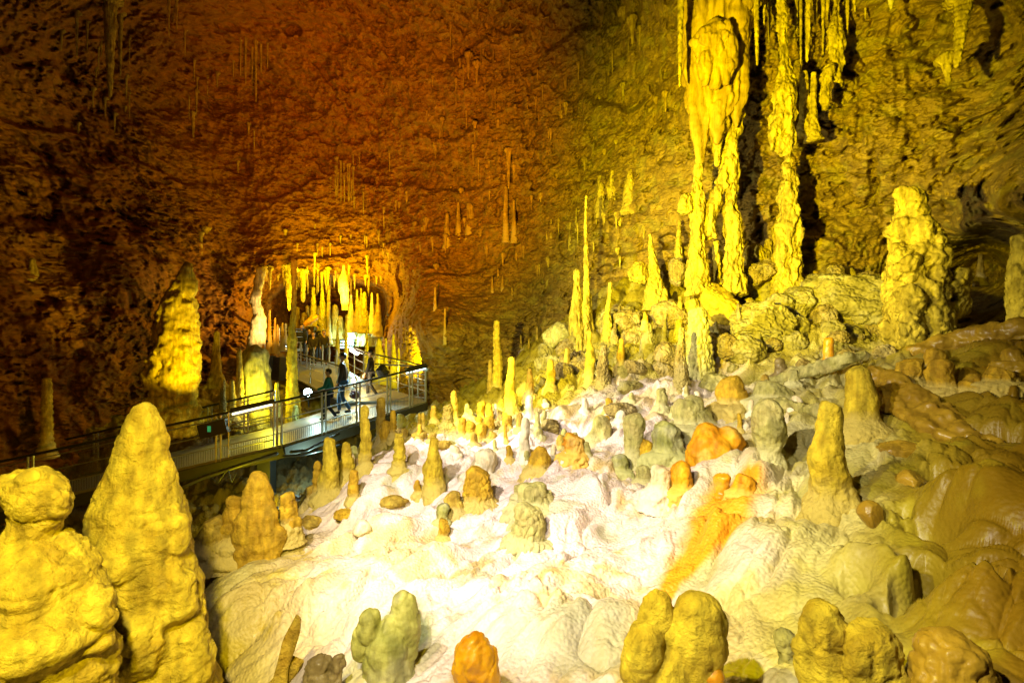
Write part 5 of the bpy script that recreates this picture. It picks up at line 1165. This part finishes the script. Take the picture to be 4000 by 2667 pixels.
child_of(pack)
for u, v, d, h, rz, top, lab in [(1179,1267,24.2,1.76,200,'black','tallest dark visitor at the left of the group in the grotto'),(1209,1284,24.8,1.66,170,'black','dark visitor second from the left in the group, partly hidden'),(1225,1297,23.6,1.55,180,'umber','visitor in a brown coat in the middle of the group, seen from behind'),(1243,1269,24.9,1.74,150,'black','dark visitor with raised head right of the middle of the group'),(1265,1290,23.8,1.62,215,'umber','visitor in a brown jacket at the right end of the group'),(1160,1290,25.0,1.62,160,'black','visitor half hidden at the far left of the group')]:
    t = at(u, v, d); person(lab, (t.x, t.y, t.z-h), h, R_(rz), 0, (.2, .5), (.1, .4), top, 'black', 'visitors standing in the grotto')

# ------------------------------------------------------------------ lights
def spot(name, pos, aim, col, W, cone, blend=.6, r=.08):
    l = bpy.data.lights.new(name, 'SPOT'); l.energy = W; l.color = col; l.spot_size = R_(cone); l.spot_blend = blend; l.shadow_soft_size = r
    o = bpy.data.objects.new(name, l); COL.objects.link(o); o.location = pos; o.rotation_euler = (V3(aim)-V3(pos)).to_track_quat('-Z', 'Y').to_euler(); return o
def point(name, pos, col, W, r=.1):
    l = bpy.data.lights.new(name, 'POINT'); l.energy = W; l.color = col; l.shadow_soft_size = r
    o = bpy.data.objects.new(name, l); COL.objects.link(o); o.location = pos; return o
spot('slope_lamp', (-2.3, 2.1, 1.9), (1.1, 7.4, -1.3), (1, .90, .84), 1450, 92, .85, .05)
spot('crest_lamp', (-3.4, 6.5, 1.0), (1.6, 10.0, -.4), (1, .91, .70), 1750, 84, .8, .05)
spot('front_lamp', (-.5, .1, 1.0), (-2.1, 3.0, -1.0), (1, .83, .03), 560, 64, .8, .08)
spot('near_slope_lamp', (-.9, .45, 1.4), (.2, 3.5, -1.8), (1, .90, .80), 560, 100, .8, .05)
spot('right_fill_lamp', (-1.9, 1.2, 1.7), (2.5, 3.7, -1.2), (1, .88, .005), 430, 70, .8, .05)
spot('right_wall_lamp', (-.9, 3.0, .9), (4.7, 11, 3.4), (1, .83, .004), 10000, 58, .85, .06)
spot('statue_lamp', (2.4, 6.3, .5), (6.2, 8.0, .5), (1, .86, .01), 300, 40, .7, .05)
spot('centre_wall_lamp', (-1.8, 6, .4), (1.0, 15, .8), (1, .85, .01), 2600, 76, .9, .06)
spot('orange_ceiling_lamp', (-1.5, 5, 0), (-4.4, 20, 7.6), (1, .33, .001), 11500, 58, 1.0, .12)
spot('left_wall_lamp', (-5.0, 8, -2.5), (-13, 15, .5), (1, .34, .002), 190, 95, .9, .1)
spot('pinnacle_lamp', (-6.8, 12.6, -1.6), (-9.9, 14.9, .3), (1, .74, .02), 900, 48, .6, .05)
point('grotto_lamp', (-7.3, 23.6, 2.2), (1, .60, .01), 130, .1)
spot('grotto_lip_lamp', (-7.2, 17.6, .9), (-8.8, 25, 3.7), (1, .80, .005), 3600, 44, .9, .08)
point('grotto_fringe_lamp', (-8.4, 23.0, 3.1), (1, .75, .01), 260, .08)
point('grotto_fringe_lamp', (-6.9, 23.2, 3.0), (1, .70, .01), 50, .08)
point('grotto_back_lamp', (-9.9, 22.0, 1.4), (1, .55, .03), 130, .1)
spot('grotto_column_lamp', (-8.6, 19.2, .3), (-10.2, 20.6, .8), (1, .66, .22), 420, 60, .6, .05)
spot('grotto_blade_lamp', (-7.2, 21.6, 1.2), (-7.95, 24.2, 2.3), (1, .75, .35), 420, 22, .5, .05)
spot('striped_wall_lamp', (-3.3, 17.0, -1.0), (-4.2, 21, 1.0), (.98, .95, .005), 800, 100, .8, .06)
point('walk_cool_lamp', (-6.1, 15.6, -1.5), (.5, .95, 1), 45, .05)
spot('deck_cool_lamp', (-4.9, 16.0, -.1), (-4.6, 14.7, -2.3), (.55, .92, 1), 330, 95, .6, .04)
point('grotto_cool_lamp', (-8.0, 25.2, .1), (.45, .95, 1), 110, .08)
point('deck_warm_lamp', (-5.2, 17.3, -1.35), (1, .85, .5), 40, .05)
point('under_walk_lamp', (-6.2, 12.0, -3.7), (1, .8, .01), 60, .05)
point('under_blue_lamp', (-4.9, 13.0, -3.0), (.5, .85, .8), 45, .05)
spot('walk_left_lamp', (-6.5, 14.5, -1.2), (-9.0, 12.5, -3.2), (1, .85, .2), 120, 80, .7, .05)
point('behind_walk_lamp', (-8.0, 16.2, -1.6), (.9, .8, .05), 90, .08)

w = bpy.data.worlds.new('World'); sc.world = w; w.use_nodes = True
w.node_tree.nodes['Background'].inputs['Color'].default_value = (1, .35, .05, 1); w.node_tree.nodes['Background'].inputs['Strength'].default_value = .004

cam = bpy.data.cameras.new('camera'); co = bpy.data.objects.new('camera', cam); COL.objects.link(co); cam.lens = 18; cam.sensor_width = 36; cam.clip_end = 300; cam.clip_start = .05
co.location = (0, 0, 0); co.rotation_euler = (R_(90), 0, 0); sc.camera = co
sc.view_settings.view_transform = 'Standard'; sc.view_settings.look = 'None'; sc.view_settings.exposure = .35; sc.view_settings.gamma = 1
sc.render.engine = 'CYCLES'
try:
    sc.cycles.use_denoising = True; sc.cycles.max_bounces = 3; sc.cycles.diffuse_bounces = 1; sc.cycles.glossy_bounces = 2; sc.cycles.sample_clamp_indirect = 4; sc.cycles.adaptive_threshold = .03
except Exception: pass
for o in list(COL.objects):
    if '_fixed' in o: del o['_fixed']
